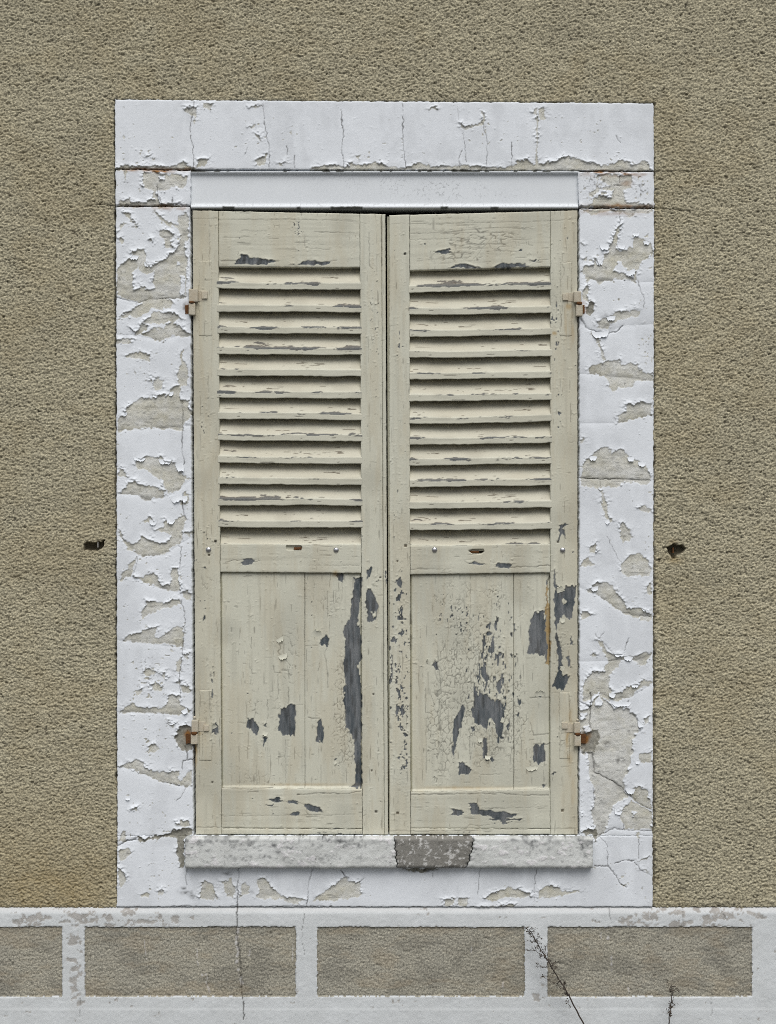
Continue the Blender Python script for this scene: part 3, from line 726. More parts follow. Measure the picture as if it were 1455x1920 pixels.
def stucco():
    us = spread(-2300, 3700, -10, 1465, 1.42)
    vsx = spread(-1700, 1706, -10, 1706, 1.42)
    U, V = np.meshgrid(us, vsx)
    out = np.maximum(np.maximum(-14 - U, U - 1469), -14 - V)
    h = stucco_h(U, V) * np.exp(-np.maximum(out, 0) / 60)
    # edge of the surround: the roughcast stops short of the paint, more so on the left and on top
    ju = 1.6 * sn(U, V, 6, seed=3) + 1.0 * sn(U, V, 2.7, seed=4)
    el_ = SU0 + (V - 190) * 0.003 - U + ju
    er = U - SU1 + ju
    et = (SV0 + (U - 217) * 0.006) - V + ju
    eb = V - 1702 + 0 * U
    ins = np.maximum(np.maximum(el_, er), et)
    gap = sstep(4.2, 1.2, ins)
    side = np.where(er >= ins - .01, 0.3, 1.0)
    gq = gap * side * np.clip(noise(U, V, 24, seed=6) * 1.9 - 0.2, 0.15, 1.2)
    h -= 24 * gq
    h -= 6 * np.exp(-np.maximum(1702 - V, 0) / 2.0) * (0.3 + .7 * noise(U, V, 15, seed=1))
    dirt = .6 * sstep(.25, .9, gq)
    # holes left by the shutter stays
    hole = np.full(U.shape, 22.0)
    wu, wv = U + 1.2 * sn(U, V, 4, seed=1), V + 1.2 * sn(U, V, 4, seed=2)
    sub_poly(hole, wu, wv, Z(130, 980, 14.55, 390, 590, 480, 520, 700, 540, 860, 510, 960, 460, 950, 600, 880, 720, 780, 770, 640, 765, 400, 750))
    sub_poly(hole, wu, wv, Z(1220, 980, 14.55, 450, 680, 560, 610, 640, 550, 720, 620, 860, 610, 970, 720, 860, 840, 720, 880, 660, 980, 600, 990, 560, 880, 470, 800))
    hm = sstep(0.8, -2.2, hole)
    h -= 26 * hm
    dirt = np.maximum(dirt, hm * 0.75)
    for pts, w in ((Z(1220, 300, 6.4, 50, 145, 300, 130, 560, 150), .8), (Z(1220, 300, 6.4, 30, 585, 250, 590, 480, 620), 1.0), ([(160, 386), (190, 384), (217, 386)], .8),
                   ([(1226, 480), (1238, 478)], 1.2)):
        m = np.zeros(U.shape)
        line_mask(m, U + 1.5 * sn(U, V, 6, seed=1), V + 1.5 * sn(U, V, 6, seed=2), pts, w)
        h -= 3 * m
        dirt = np.maximum(dirt, m * .7)
    dirt = np.maximum(dirt, blob(U + 3 * sn(U, V, 6, seed=2), V + 3 * sn(U, V, 6, seed=1), [(1277, 1665, 12, 7, .6), (755, 125, 9, 6, .4), (1275, 955, 20, 5, .3), (1262, 1035, 6, 10, .5)]) * noise(U, V, 4, seed=3) * 1.4)
    f = noise(U, V, 8, 6, seed=2)
    dirt = np.maximum(dirt, 0.9 * sstep(0.6, -2.3, h) * (0.55 + f * .45))          # dark tone in the roughcast pits, painted in to strengthen the relief's shade
    dirt = np.maximum(dirt, 0.10 * sstep(0.45, 0.75, cloud(U, V, 110, 50, 1)))
    rust = 0.6 * sstep(1400, 1700, V) * sstep(330, 120, U) * (0.25 + .9 * cloud(U, V, 60, 60, 2)) + blob(U, V, [(1265, 1050, 16, 8, .5), (1262, 1016, 9, 6, .4)])
    rust = np.maximum(rust, 0.16 * sstep(0.45, 0.75, cloud(U, V, 150, 110, 4)))
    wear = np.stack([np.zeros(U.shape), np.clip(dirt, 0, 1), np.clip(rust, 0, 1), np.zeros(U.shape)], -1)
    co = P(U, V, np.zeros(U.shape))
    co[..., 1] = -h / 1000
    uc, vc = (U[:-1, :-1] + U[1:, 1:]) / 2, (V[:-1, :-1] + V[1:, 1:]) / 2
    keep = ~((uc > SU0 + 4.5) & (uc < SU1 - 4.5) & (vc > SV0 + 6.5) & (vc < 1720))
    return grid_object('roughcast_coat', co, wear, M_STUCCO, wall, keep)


stucco()
for nm_, cu_, cv_ in (('stay_stub', 183.4, 1021.0), ('stay_stub', 1262.3, 1031.5)):   # stubs of the old stays inside the holes
    col_ = M_PATCH if cu_ < 700 else M_RUST
    box(nm_, cu_ - 1.2, cv_ - 4.5, cu_ + 1.2, cv_ + 5.5, -0.02, -0.003, col_, wall, 0.0006, warp=0.0005)

# ---------------------------------------------------------------- the plinth
plinth = thing('plinth', (0, 0.0, 0.0), 'low plinth of grey roughcast panels framed by white painted bands', 'plinth')
BANDS = [(-330, -275), (117, 160), (555, 595), (983, 1026), (1409, 1456), (1840, 1884)]


def plinth_build():
    us = spread(-2300, 3700, -14, 1469, 1.7)
    vsx = spread(1701, 2104, 1701, 1934, 1.7)
    U, V = np.meshgrid(us, vsx)
    wu = U + 1.0 * sn(U, V, 5, seed=1) + 1.0 * sn(U, V, 2.3, seed=2) + .8 * sn(U, V, 40, seed=5)
    wv = V + .8 * sn(U, V, 5, seed=3) + .8 * sn(U, V, 2.3, seed=4) + .9 * sn(U, V, 50, seed=6)
    edges = [-3000] + [e for b in BANDS for e in b] + [4000]
    ins = np.full(U.shape, -50.0)                     # >0 inside a rough panel
    pid = np.zeros(U.shape, int)
    for i in range(0, len(edges), 2):
        s = np.minimum(np.minimum(wu - edges[i], edges[i + 1] - wu), np.minimum(wv - 1737, 1867 - wv))
        m = s > ins
        ins = np.where(m, s, ins)
        pid = np.where(m, i // 2 + 1, pid)
    rough = sstep(-0.6, 0.6, ins)
    hr = stucco_h(U, V, 3, .6) * 0.55 + 1.2
    hp = 5.5 + 0.5 * sn(U, V, 22, seed=5) + 0.3 * sn(U, V, 6, seed=6) + 0.12 * sn(U, V, 2.3, seed=3)
    hp += 7.0 * sstep(1714, 1709, V + 1.2 * sn(U, V, 30, seed=2)) * 0 + 4.5 * sstep(1700, 1713, V) - 4.5
    hp += 1.6 * sstep(1889, 1892, V)                  # lower step of the foot band
    hp -= 6 * np.exp(-np.maximum(V - 1701, 0) / 3.5)  # rounded top edge
    sd = np.full(U.shape, 22.0)
    b1, b2 = Z(0, 1500, 1.966, 34, 425, 130, 415, 240, 412, 330, 405, 440, 410, 520, 415, 600, 420, 740, 425, 745, 455, 480, 460, 320, 462, 34, 465), Z(720, 1500, 1.98, 780, 440, 1000, 405, 1150, 400, 1300, 402, 1420, 400, 1420, 450, 1250, 465, 1050, 470, 900, 465)
    band = np.full(U.shape, 22.0)
    sub_poly(band, wu, wv, b1); sub_poly(band, wu, wv, b2)
    sub_poly(band, wu, wv, [(1002, 1880), (1006, 1830), (1012, 1780), (1018, 1830), (1026, 1860), (1030, 1885)]); sub_poly(band, wu, wv, [(126, 1760), (150, 1740), (158, 1880), (135, 1890)])
    cn = .5 * noise(U, V, 16, 8, seed=1) + .3 * noise(U, V, 5, seed=2) + .2 * noise(U, V, 2.3, seed=3)
    sd = (0.635 + 0.09 * np.clip(band / 6, -1, 2) - cn) * 18
    sd = np.minimum(sd, (0.86 - cn) * 18)
    gone = sstep(0.7, -0.7, sd) * (1 - rough)
    hp = hp - 0.9 * gone
    h = hp * (1 - rough) + hr * rough
    h -= 1.2 * np.exp(-((ins - 1.2) / 1.3) ** 2) * rough * noise(U, V, 12, seed=2)
    spl = np.zeros(U.shape)                           # paint splashes and drips over the panels
    for pts, w in ((Z(0, 1500, 1.966, 533, 515, 540, 570, 545, 610), .7), (Z(0, 1500, 1.966, 728, 548, 730, 615), .6), (Z(0, 1500, 1.966, 745, 640, 765, 680, 780, 725), 1.3), (Z(0, 1500, 1.966, 760, 640, 765, 660), 1.2),
                   (Z(0, 1500, 1.966, 922, 545, 918, 575), 1.2), (Z(0, 1500, 1.966, 880, 470, 872, 520, 880, 560, 873, 600, 885, 635, 895, 680), 2.6), (Z(960, 1720, 4.28, 795, 280, 800, 430), 1.1),
                   (Z(960, 1720, 4.28, 768, 110, 770, 170), 2.2), (Z(960, 1720, 4.28, 710, 120, 712, 170), 1.0), (Z(960, 1720, 4.28, 930, 560, 945, 610), 1.1), ([(943, 1838), (944, 1853)], 1.0), ([(883, 1775), (884, 1800)], .7), ([(550, 1760), (548, 1800)], .7)):
        line_mask(spl, wu, wv, pts, w)
    spl *= sstep(0.25, 0.6, noise(U, V, 5, seed=6))
    ck = np.zeros(U.shape)
    cu, cv = U + 1.6 * sn(U, V, 8, seed=2) + .8 * sn(U, V, 3, seed=1), V
    line_mask(ck, cu, cv, [(445, 1700), (444, 1740), (447, 1770), (450, 1800), (453, 1840), (455, 1870), (458, 1910)], .9)
    for p in ([(1278, 1700), (1282, 1735)], [(1330, 1862), (1334, 1905)], [(1142, 1702), (1146, 1730)], [(570, 1712), (566, 1760), (572, 1790)], [(1352, 1705), (1360, 1722)], [(150, 1870), (152, 1905)]):
        m = np.zeros(U.shape); line_mask(m, cu, cv, p, .4); ck = np.maximum(ck, m * .6)
    h -= 4 * ck
    dirt = np.maximum(ck * .85, rough * 0.75 * sstep(1.4, -1.2, h) * (.4 + .6 * noise(U, V, 9, seed=2)))
    dirt = np.maximum(dirt, gone * .25 * noise(U, V, 10, seed=4))
    dirt = np.maximum(dirt, rough * .28 * sstep(.42, .7, cloud(U, V, 50, 24, 3)))
    dirt = np.maximum(dirt, rough * .35 * sstep(9, 0, ins) * noise(U, V, 14, seed=6))
    dirt = np.maximum(dirt, (1 - rough) * .3 * sstep(1905, 2080, V))
    dirt = np.maximum(dirt, (1 - rough) * .22 * np.exp(-((V - 1890.5) / 1.2) ** 2))
    rust = rough * .22 * sstep(.42, .72, cloud(U, V, 70, 26, 2)) + (1 - rough) * .1 * sstep(1712, 1704, V)
    wear = np.stack([np.where(rough > .5, spl, gone), np.clip(dirt, 0, 1), np.clip(rust, 0, 1), np.full(U.shape, .4)], -1)
    co = P(U, V, np.zeros(U.shape))
    co[..., 1] = -(h + 2.0) / 1000
    uc = lambda a: (a[:-1, :-1] + a[1:, 1:] + a[1:, :-1] + a[:-1, 1:]) / 4
    fi = uc(ins)
    fp = pid[:-1, :-1]
    grid_object('painted_band', co, wear, M_BAND, plinth, fi <= 0)
    for i in range(1, len(BANDS) + 2):
        grid_object('roughcast_panel', co, wear, M_PANEL, plinth, (fi > 0) & (fp == i))


plinth_build()

# ---------------------------------------------------------------- the stone surround
sur = thing('window_surround', (0, 0.0, (2100 - 1700) * S), 'white painted stone surround with peeling paint framing the closed shutters', 'window surround')
ST = 1.3


def split_by(joints):
    def f(u, v):
        b = np.zeros(u.shape, int)
        for j in joints:
            xs, ys = zip(*j)
            b += (v > np.interp(u, xs, ys)).astype(int)
        return b
    return f


H0 = 0.003
sheet('lintel', [(215.5, 187), (1225, 194), (1226, 319.5), (216, 316.5)], ST, stone_field((), 0), H0, .06, M_STONE, sur, jit=.9)
sheet('quoin', [(217, 318.5), (357.5, 320.5), (357.5, 386), (216.5, 385.5)], ST, stone_field((), 0), H0, .06, M_STONE, sur, jit=1.0)
sheet('quoin', [(1084, 322), (1226.5, 322.5), (1226.5, 389), (1085, 388)], ST, stone_field((), 0, 1.2), H0, .06, M_STONE, sur, jit=1.0)
sheet('stone', [(217.5, 388), (355.8, 388.5), (362, 1567), (220, 1567)], ST, stone_field(JOINTS_L), H0, .16, M_STONE, sur, split=split_by(JOINTS_L[:9]), jit=.8)
sheet('stone', [(1086.6, 391.5), (1226.5, 392), (1223.5, 1567), (1087, 1567)], ST, stone_field(JOINTS_R), H0, .16, M_STONE, sur, split=split_by(JOINTS_R[:9]), jit=.8)
sheet('apron', [(220, 1567), (1223.5, 1567), (1224, 1700), (219, 1700)], ST, stone_field((JOINTS_L[9], JOINTS_R[9]), .8), H0, .06, M_STONE, sur, jit=.8,
      split=lambda u, v: np.where(u < 345, 0, np.where(u > 1112, 2, 1)), names={0: 'stone', 1: 'apron', 2: 'stone'})


def beam():
    us = np.linspace(358, 1084, 520)
    prof = [(321.5, -30), (321.5, 1.5), (322.2, 2.3), (323.6, 2.3), (324.2, 1.5), (324.6, -1), (325.0, -4), (325.8, -6), (327, -6.8)]
    prof += [(v, -7 + (v - 331) * .03) for v in np.linspace(329, 380, 30)]
    prof += [(382, -5.0), (383.4, -3.9), (384.5, -2.2), (385.4, 0), (386.4, 1.8), (388, 2.6), (389.5, 2.2), (390.3, 1.0), (390.8, -3), (391.2, -20), (391.4, -60)]
    pv, ph = np.array(prof).T
    U, V = np.meshgrid(us, pv)
    H = np.repeat(ph[:, None], len(us), 1) + 0.15 * sn(U, V, 30, seed=2)
    f1, f2 = worley(U + 3 * sn(U, V, 6, seed=1), V + 3 * sn(U, V, 6, seed=2), 13, 9, seed=4)
    zone = np.clip(blob(U, V, [(830, 355, 90, 22, 1.1), (740, 345, 50, 18, .9), (640, 340, 60, 20, .5), (940, 365, 60, 12, .6)]), 0, 1)
    ck = sstep(0.07, 0.01, f2 - f1) * zone * sstep(.3, .6, noise(U, V, 14, seed=3))
    f1b, f2b = worley(U, V * 0.2, 9, 9, seed=6)
    ck = np.maximum(ck, sstep(.05, .0, f2b - f1b) * np.exp(-((V - 384) / 4) ** 2) * .8)
    bare = np.zeros(U.shape)
    for a, b in ((417, 440), (620, 680), (556, 563), (826, 840), (920, 935), (650, 672)):
        bare = np.maximum(bare, sstep(a - 2, a + 2, U) * sstep(b + 2, b - 2, U) * sstep(386.5, 388, V + 1.3 * sn(U, V, 6, seed=4)) * sstep(391.5, 390.5, V))
    bare = np.maximum(bare, sstep(322.9, 322.2, V) * sstep(.55, .65, noise(U, V, 9, 40, seed=2)))
    green = 0.5 * sstep(390.2, 391.0, V)
    f = (D + .0) / D
    co = np.stack([(U - 727.5) * S, -(H0 * 1000 * 0 + H) / 1000, ZC + (960 - V) * S], -1)
    # keep recessed faces where the photograph shows them despite the depth
    co[..., 0] *= 1.0
    wear = np.stack([bare, np.clip(np.maximum(ck * .45, green), 0, 1), np.zeros(U.shape), np.full(U.shape, .3)], -1)
    return grid_object('steel_beam', co, wear, M_BEAM, sur)


beam()


def quad_part(name, pts, mat, parent):
    b = Vector(parent.location)
    me = bpy.data.meshes.new(name)
    me.from_pydata([Vector(p) - b for p in pts], [], [(0, 1, 2, 3)])
    return link(name, me, mat, parent)


def wp(u, v, d):
    return tuple(P(np.array(float(u)), np.array(float(v)), 0.0)[[0, 1, 2]] + np.array([0, d, 0]))


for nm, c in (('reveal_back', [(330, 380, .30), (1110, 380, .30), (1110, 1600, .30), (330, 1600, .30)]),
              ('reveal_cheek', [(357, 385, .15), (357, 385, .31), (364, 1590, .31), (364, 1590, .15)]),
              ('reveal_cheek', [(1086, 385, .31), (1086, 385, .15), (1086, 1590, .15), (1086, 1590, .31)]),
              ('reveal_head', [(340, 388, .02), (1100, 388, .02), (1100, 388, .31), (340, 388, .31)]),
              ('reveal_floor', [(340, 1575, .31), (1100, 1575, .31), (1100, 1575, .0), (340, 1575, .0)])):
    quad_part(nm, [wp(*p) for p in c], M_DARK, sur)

# ---------------------------------------------------------------- the sill
sill = thing('window_sill', ((727.5 - 727.5) * S, -0.02, (2100 - 1629) * S), 'worn grey stone window sill with a dark cement patch in its middle', 'window sill')


def sill_piece(name, uL, uR, mat, kind):
    """uL, uR: functions of v giving the broken ends; profile runs from under the sill over its face to the top"""
    prof = [(1628.5, -4), (1629, 12), (1628.5, 23), (1627, 26.5), (1624.5, 28.5)] + [(v, 29.0) for v in np.linspace(1622, 1576, 36)] + [(1573.5, 28.2), (1572, 26.5), (1571.2, 23), (1570.8, 10), (1570.6, -30)]
    pv, ph = np.array(prof).T
    n = int((uR(1600) - uL(1600)) / 1.5)
    s = np.linspace(0, 1, n)
    V = np.repeat(pv[:, None], n, 1)
    a = np.array([uL(v) for v in pv])[:, None]
    b = np.array([uR(v) for v in pv])[:, None]
    U = a + (b - a) * s[None, :]
    V = V + (.8 * sn(U, V * 0, 30, seed=2) + .6 * sn(U, V * 0, 7, seed=3) - 1.2 * sstep(.72, .9, noise(U, V * 0, 12, seed=5))) * sstep(1600, 1629, V) 
    ed = np.minimum(s[None, :] * (b - a), (1 - s[None, :]) * (b - a))
    H = np.repeat(ph[:, None], n, 1)
    front = sstep(20, 28, H)
    rel = 1.0 * sn(U, V, 24, seed=3) + .45 * sn(U, V, 7, seed=4) + .22 * sn(U, V, 3, seed=5)
    H = H + front * rel - 5 * np.exp(-ed / 2.2) * front
    pits = sstep(.68, .78, .6 * noise(U, V, 8, 5, seed=1) + .4 * noise(U, V, 3, seed=2))
    if kind == 'patch':
        cn = .55 * noise(U, V, 5, seed=1) + .45 * noise(U, V, 2.3, seed=4)
        bare = sstep(.62, .72, cn + .1 * blob(U, V, [(850, 1600, 25, 25, 1.), (800, 1622, 60, 10, .8), (790, 1595, 40, 20, .5)]) - .03)
        H += front * .6 * bare
        dirt = .35 * pits
    else:
        d2 = sstep(.5, .78, .45 * noise(U, V, 16, 9, seed=5) + .35 * noise(U, V, 5, 4, seed=6) + .3 * sstep(1600, 1570, V) * sstep(.3, .7, noise(U, V, 60, 200, seed=1)))
        dirt = np.clip(.35 * pits + .7 * d2 * (.35 + .65 * noise(U, V, 3, seed=1)), 0, 1)
        dirt = np.maximum(dirt, blob(U + 2 * sn(U, V, 4, seed=1), V + 2 * sn(U, V, 4, seed=2), [(513, 1585, 7, 3, .9), (522, 1597, 8, 3, .8), (545, 1590, 12, 3, .8), (617, 1576, 6, 3, .9), (636, 1577, 9, 4, .9), (655, 1582, 6, 3, .6),
                                   (452, 1584, 4, 3, .7), (565, 1618, 6, 6, .5), (354, 1602, 2, 3, .8), (963, 1575, 6, 3, .8), (1000, 1590, 3, 3, .7), (993, 1598, 3, 4, .6), (1028, 1593, 3, 2, .7), (957, 1622, 8, 4, .5), (700, 1580, 10, 4, .4)]))
        cn = .5 * noise(U, V, 18, 10, seed=2) + .3 * noise(U, V, 6, seed=7) + .2 * noise(U, V, 2.6, seed=3)
        zone = blob(U, V, [(980, 1610, 90, 14, .22), (1060, 1600, 40, 10, .16), (430, 1622, 110, 5, .16), (360, 1574, 14, 8, .25), (900, 1600, 30, 30, .1), (735, 1605, 8, 26, .2)])
        bare = sstep(.66, .74, cn + zone)
        H += front * bare * .9
        dirt = dirt * (1 - .6 * bare)
    f = (D - .029) / D
    co = np.stack([(U - 727.5) * S * f, -H / 1000, ZC + (960 - V) * S * f], -1)
    co = co[:, :]
    wear = np.stack([bare, np.clip(dirt, 0, 1), 0 * U, 0 * U + .4], -1)
    # broken ends: fold the outer columns back into the joint
    ca, cb = co[:, :1].copy(), co[:, -1:].copy()
    ca[..., 1] = np.maximum(ca[..., 1] + .030, -.008)
    cb[..., 1] = np.maximum(cb[..., 1] + .030, -.008)
    co = np.concatenate([ca, co, cb], 1)
    wear = np.concatenate([wear[:, :1], wear, wear[:, -1:]], 1)
    ni, nj = co.shape[:2]
    o = grid_object(name, co[::-1], wear[::-1], mat, sill)
    return o


rj = lambda v, s, a: a * (math.sin(v * .33 + s) + .6 * math.sin(v * .81 + 2 * s))
j1 = lambda v: 739 + (v - 1566) * .09 + rj(v, 1, 1.0)
j2 = lambda v: 887 - max(0, (v - 1585)) * .26 + rj(v, 3, 1.2)
tag(sill_piece('stone_slab', lambda v: 347 - .02 * (v - 1566) + rj(v, 5, .5), lambda v: j1(v) - .8, M_SILL, 'stone'), 'pale pitted slab, left of the cement patch')
tag(sill_piece('cement_patch', lambda v: j1(v) + .8, lambda v: j2(v) - 1.0, M_PATCH, 'patch'), 'dark grey cement patch between the two slabs')
tag(sill_piece('stone_slab', lambda v: j2(v) + 1.0, lambda v: 1112 + rj(v, 2, .4), M_SILL, 'stone'), 'slab with flaking white paint')

# ---------------------------------------------------------------- the shutters
SLT = lambda *p: Z(350, 380, 3.7308, *p)
SLM = lambda *p: Z(350, 980, 3.7308, *p)
SLB = lambda *p: Z(350, 1270, 3.7308, *p)
SRT = lambda *p: Z(710, 380, 3.7308, *p)
SRM = lambda *p: Z(710, 980, 3.7308, *p)
SRB = lambda *p: Z(710, 1270, 3.7308, *p)
WOOD_BARE = [
    SLT(340,410, 390,362, 460,385, 510,395, 560,395, 640,410, 560,432, 350,432), SLT(790,435, 820,410, 870,400, 940,415, 1000,408, 990,430, 830,437), SLT(725,430, 745,424, 755,435),
    SLM(385,280, 400,255, 450,250, 470,270, 440,300, 400,295), SLM(1260,320, 1300,310, 1290,370, 1260,400), SLM(1270,450, 1300,490, 1340,580, 1330,660, 1300,690, 1270,700, 1255,620, 1250,520),
    SLM(1040,360, 1100,360, 1100,400, 1080,420),
    SLM(1165,385, 1222,385, 1222,700, 1222,1100, 1225,1700, 1225,1850, 1140,1852, 1180,1822, 1180,1732, 1175,1642, 1170,1532, 1150,1482, 1110,1432, 1110,1302, 1090,1252, 1110,1202, 1090,1162,
        1110,1120, 1100,1000, 1110,870, 1095,740, 1140,680, 1150,560, 1180,420),
    SLM(925,860, 940,820, 980,780, 1000,800, 985,860),
    SLB(425,350, 425,290, 465,280, 500,330, 495,390, 470,390, 460,355), SLB(640,370, 645,260, 660,215, 690,210, 740,185, 760,195, 760,415, 690,410), SLB(530,410, 575,430, 540,485), SLB(540,330, 565,330, 555,355),
    SLB(905,450, 920,300, 945,290, 960,350, 950,455), SLB(1030,578, 1040,562, 1055,562, 1045,575),
    SLB(580,855, 650,838, 665,865, 620,880), SLB(700,860, 780,860, 775,885, 720,880), SLB(555,890, 600,888, 590,900), SLB(820,885, 880,890, 930,910, 955,940, 860,935, 835,920), SLB(715,965, 740,948, 780,945, 780,968),
    SLB(180,400, 185,320, 220,330, 220,390), SLM(118,320, 130,310, 142,325, 130,332), SLM(62,272, 75,266, 80,280), SLM(190,125, 208,122, 206,138), SLM(112,68, 122,66, 120,80), SLM(118,640, 128,650, 126,690, 118,690),
    SRT(395,345, 440,330, 505,325, 510,350, 455,360), SRT(975,340, 985,318, 1010,325, 1000,340), SRT(490,455, 560,425, 640,435, 720,455), SRT(800,455, 870,420, 900,425, 1020,425, 1050,445, 900,455), SRT(1058,402, 1090,400, 1080,412),
    SRT(175,355, 185,350, 192,358, 183,367),
    SRM(615,280, 680,270, 740,290, 700,298), SRM(810,310, 850,285, 940,285, 910,320), SRM(110,400, 150,385, 175,420, 165,470, 140,440),
    SRM(1225,330, 1240,360, 1240,430, 1290,480, 1310,450, 1380,440, 1370,560, 1340,680, 1290,640, 1240,760, 1280,900, 1290,1060, 1340,1080, 1300,1157, 1290,1180, 1215,1150, 1260,1000, 1240,830, 1230,600),
    SRM(1310,930, 1335,940, 1345,1010, 1325,1000), SRM(1345,790, 1360,850, 1340,860), SRM(1262,20, 1330,0, 1300,30, 1280,60, 1310,65, 1315,110, 1285,80, 1255,135, 1262,80),
    SRM(1060,680, 1090,630, 1140,610, 1200,605, 1200,990, 1170,990, 1165,930, 1045,915, 1050,800),
    SRM(370,985, 410,965, 425,1045, 390,1020), SRM(700,1020, 740,1010, 780,1110, 740,1110), SRM(820,1130, 860,1080, 860,1190, 830,1180), SRM(1170,420, 1182,415, 1180,600, 1168,600),
    SRB(665,40, 690,110, 760,120, 790,170, 830,150, 860,180, 880,250, 860,430, 830,420, 800,300, 770,280, 750,380, 720,330, 670,330),
    SRB(520,590, 515,450, 530,290, 560,250, 590,185, 605,220, 590,300, 560,400, 545,450), SRB(560,590, 600,600, 645,650, 640,678, 560,678), SRB(730,430, 755,430, 760,560, 800,560, 820,580, 770,580, 735,570),
    SRB(1085,470, 1160,470, 1165,605, 1085,600), SRB(1095,130, 1130,92, 1160,140), SRB(890,330, 920,310, 915,370), SRB(975,130, 1000,180, 985,200), SRB(960,250, 985,240, 975,280), SRB(1140,745, 1170,740, 1155,765),
    SRB(510,920, 590,935, 595,965, 510,960), SRB(640,880, 690,880, 700,920, 770,930, 970,955, 970,972, 830,990, 770,970, 650,960), SRB(780,995, 820,985, 1000,990, 1000,998, 800,1003), SRB(1205,670, 1240,660, 1225,690),
]
WOOD_KEEP = [SLM(1295,640, 1320,620, 1325,655, 1305,665), SRM(1280,530, 1310,530, 1320,560, 1290,570), SLM(1205,560, 1222,540, 1222,740, 1200,720), SLM(1195,1000, 1222,960, 1222,1080, 1200,1040),
             SRM(1150,620, 1160,620, 1165,680, 1150,680)]
# small scabs: (centre, radii, strength, noise scale u, v)
WOOD_SPOTS = [(750, 1140, 14, 90, 1.0, 5, 9), (760, 1200, 12, 60, .9, 4, 7), (738, 1220, 8, 80, 1.0, 6, 12), (752, 1330, 16, 110, 1.15, 5, 7), (758, 1420, 10, 40, 1.2, 4, 5), (925, 1200, 36, 80, 1.1, 5, 14), (900, 1330, 34, 60, 1.05, 5, 12), (860, 1160, 60, 40, .75, 3, 7), (945, 1280, 26, 70, 1.0, 4, 14), (905, 1260, 40, 60, .9, 4, 12),
              (960, 1190, 14, 50, .95, 5, 14), (930, 1370, 40, 40, .6, 5, 14), (840, 1110, 25, 25, .6, 4, 5), (940, 1540, 30, 10, 1.1, 12, 4), (385, 800, 12, 60, .75, 4, 9), (388, 1010, 10, 30, .7, 3, 5), (398, 1290, 6, 60, .9, 3, 9),
              (560, 430, 16, 18, .75, 3, 3), (580, 460, 12, 8, .75, 3, 3), (1043, 620, 6, 90, .8, 4, 9), (1050, 770, 10, 60, .7, 4, 8), (703, 570, 11, 90, .62, 3, 6), (705, 740, 6, 40, .75, 4, 9), (705, 1090, 8, 12, .9, 4, 5), (750, 650, 6, 40, .8, 3, 12), (742, 930, 8, 90, .7, 3, 10),
              (1035, 600, 6, 20, .9, 4, 6), (600, 1562, 120, 3, .7, 9, 3), (850, 1560, 90, 3, .5, 9, 3), (640, 1553, 40, 2, .8, 14, 2), (470, 1552, 40, 2, .7, 14, 2), (724, 1080, 3, 60, .9, 3, 8), (733, 1280, 4, 160, .9, 4, 9), (380, 1130, 12, 40, .5, 4, 7)]
WOOD_CRAQ = [(650, 1330, 28, 130, 1.0, 8, 12), (540, 1230, 30, 70, .7, 14, 18), (520, 1330, 60, 60, .5, 16, 16), (480, 1330, 22, 60, .6, 14, 18), (620, 1130, 40, 50, .5, 9, 14), (480, 1460, 60, 20, .6, 14, 14), (830, 1370, 32, 90, 1.2, 11, 14),
             (880, 1260, 70, 130, .9, 8, 16), (960, 1350, 40, 120, .7, 8, 14), (850, 1120, 70, 40, .6, 8, 12), (930, 1120, 30, 40, .7, 8, 9), (905, 1400, 40, 40, .9, 6, 12), (900, 450, 90, 30, .8, 34, 7), (860, 480, 90, 15, .6, 26, 6),
             (1055, 1380, 10, 40, .8, 8, 10), (385, 1330, 8, 40, .6, 8, 10), (1050, 1230, 14, 60, .8, 7, 9), (390, 1100, 14, 30, .6, 7, 8), (540, 1420, 30, 40, .5, 12, 20)]
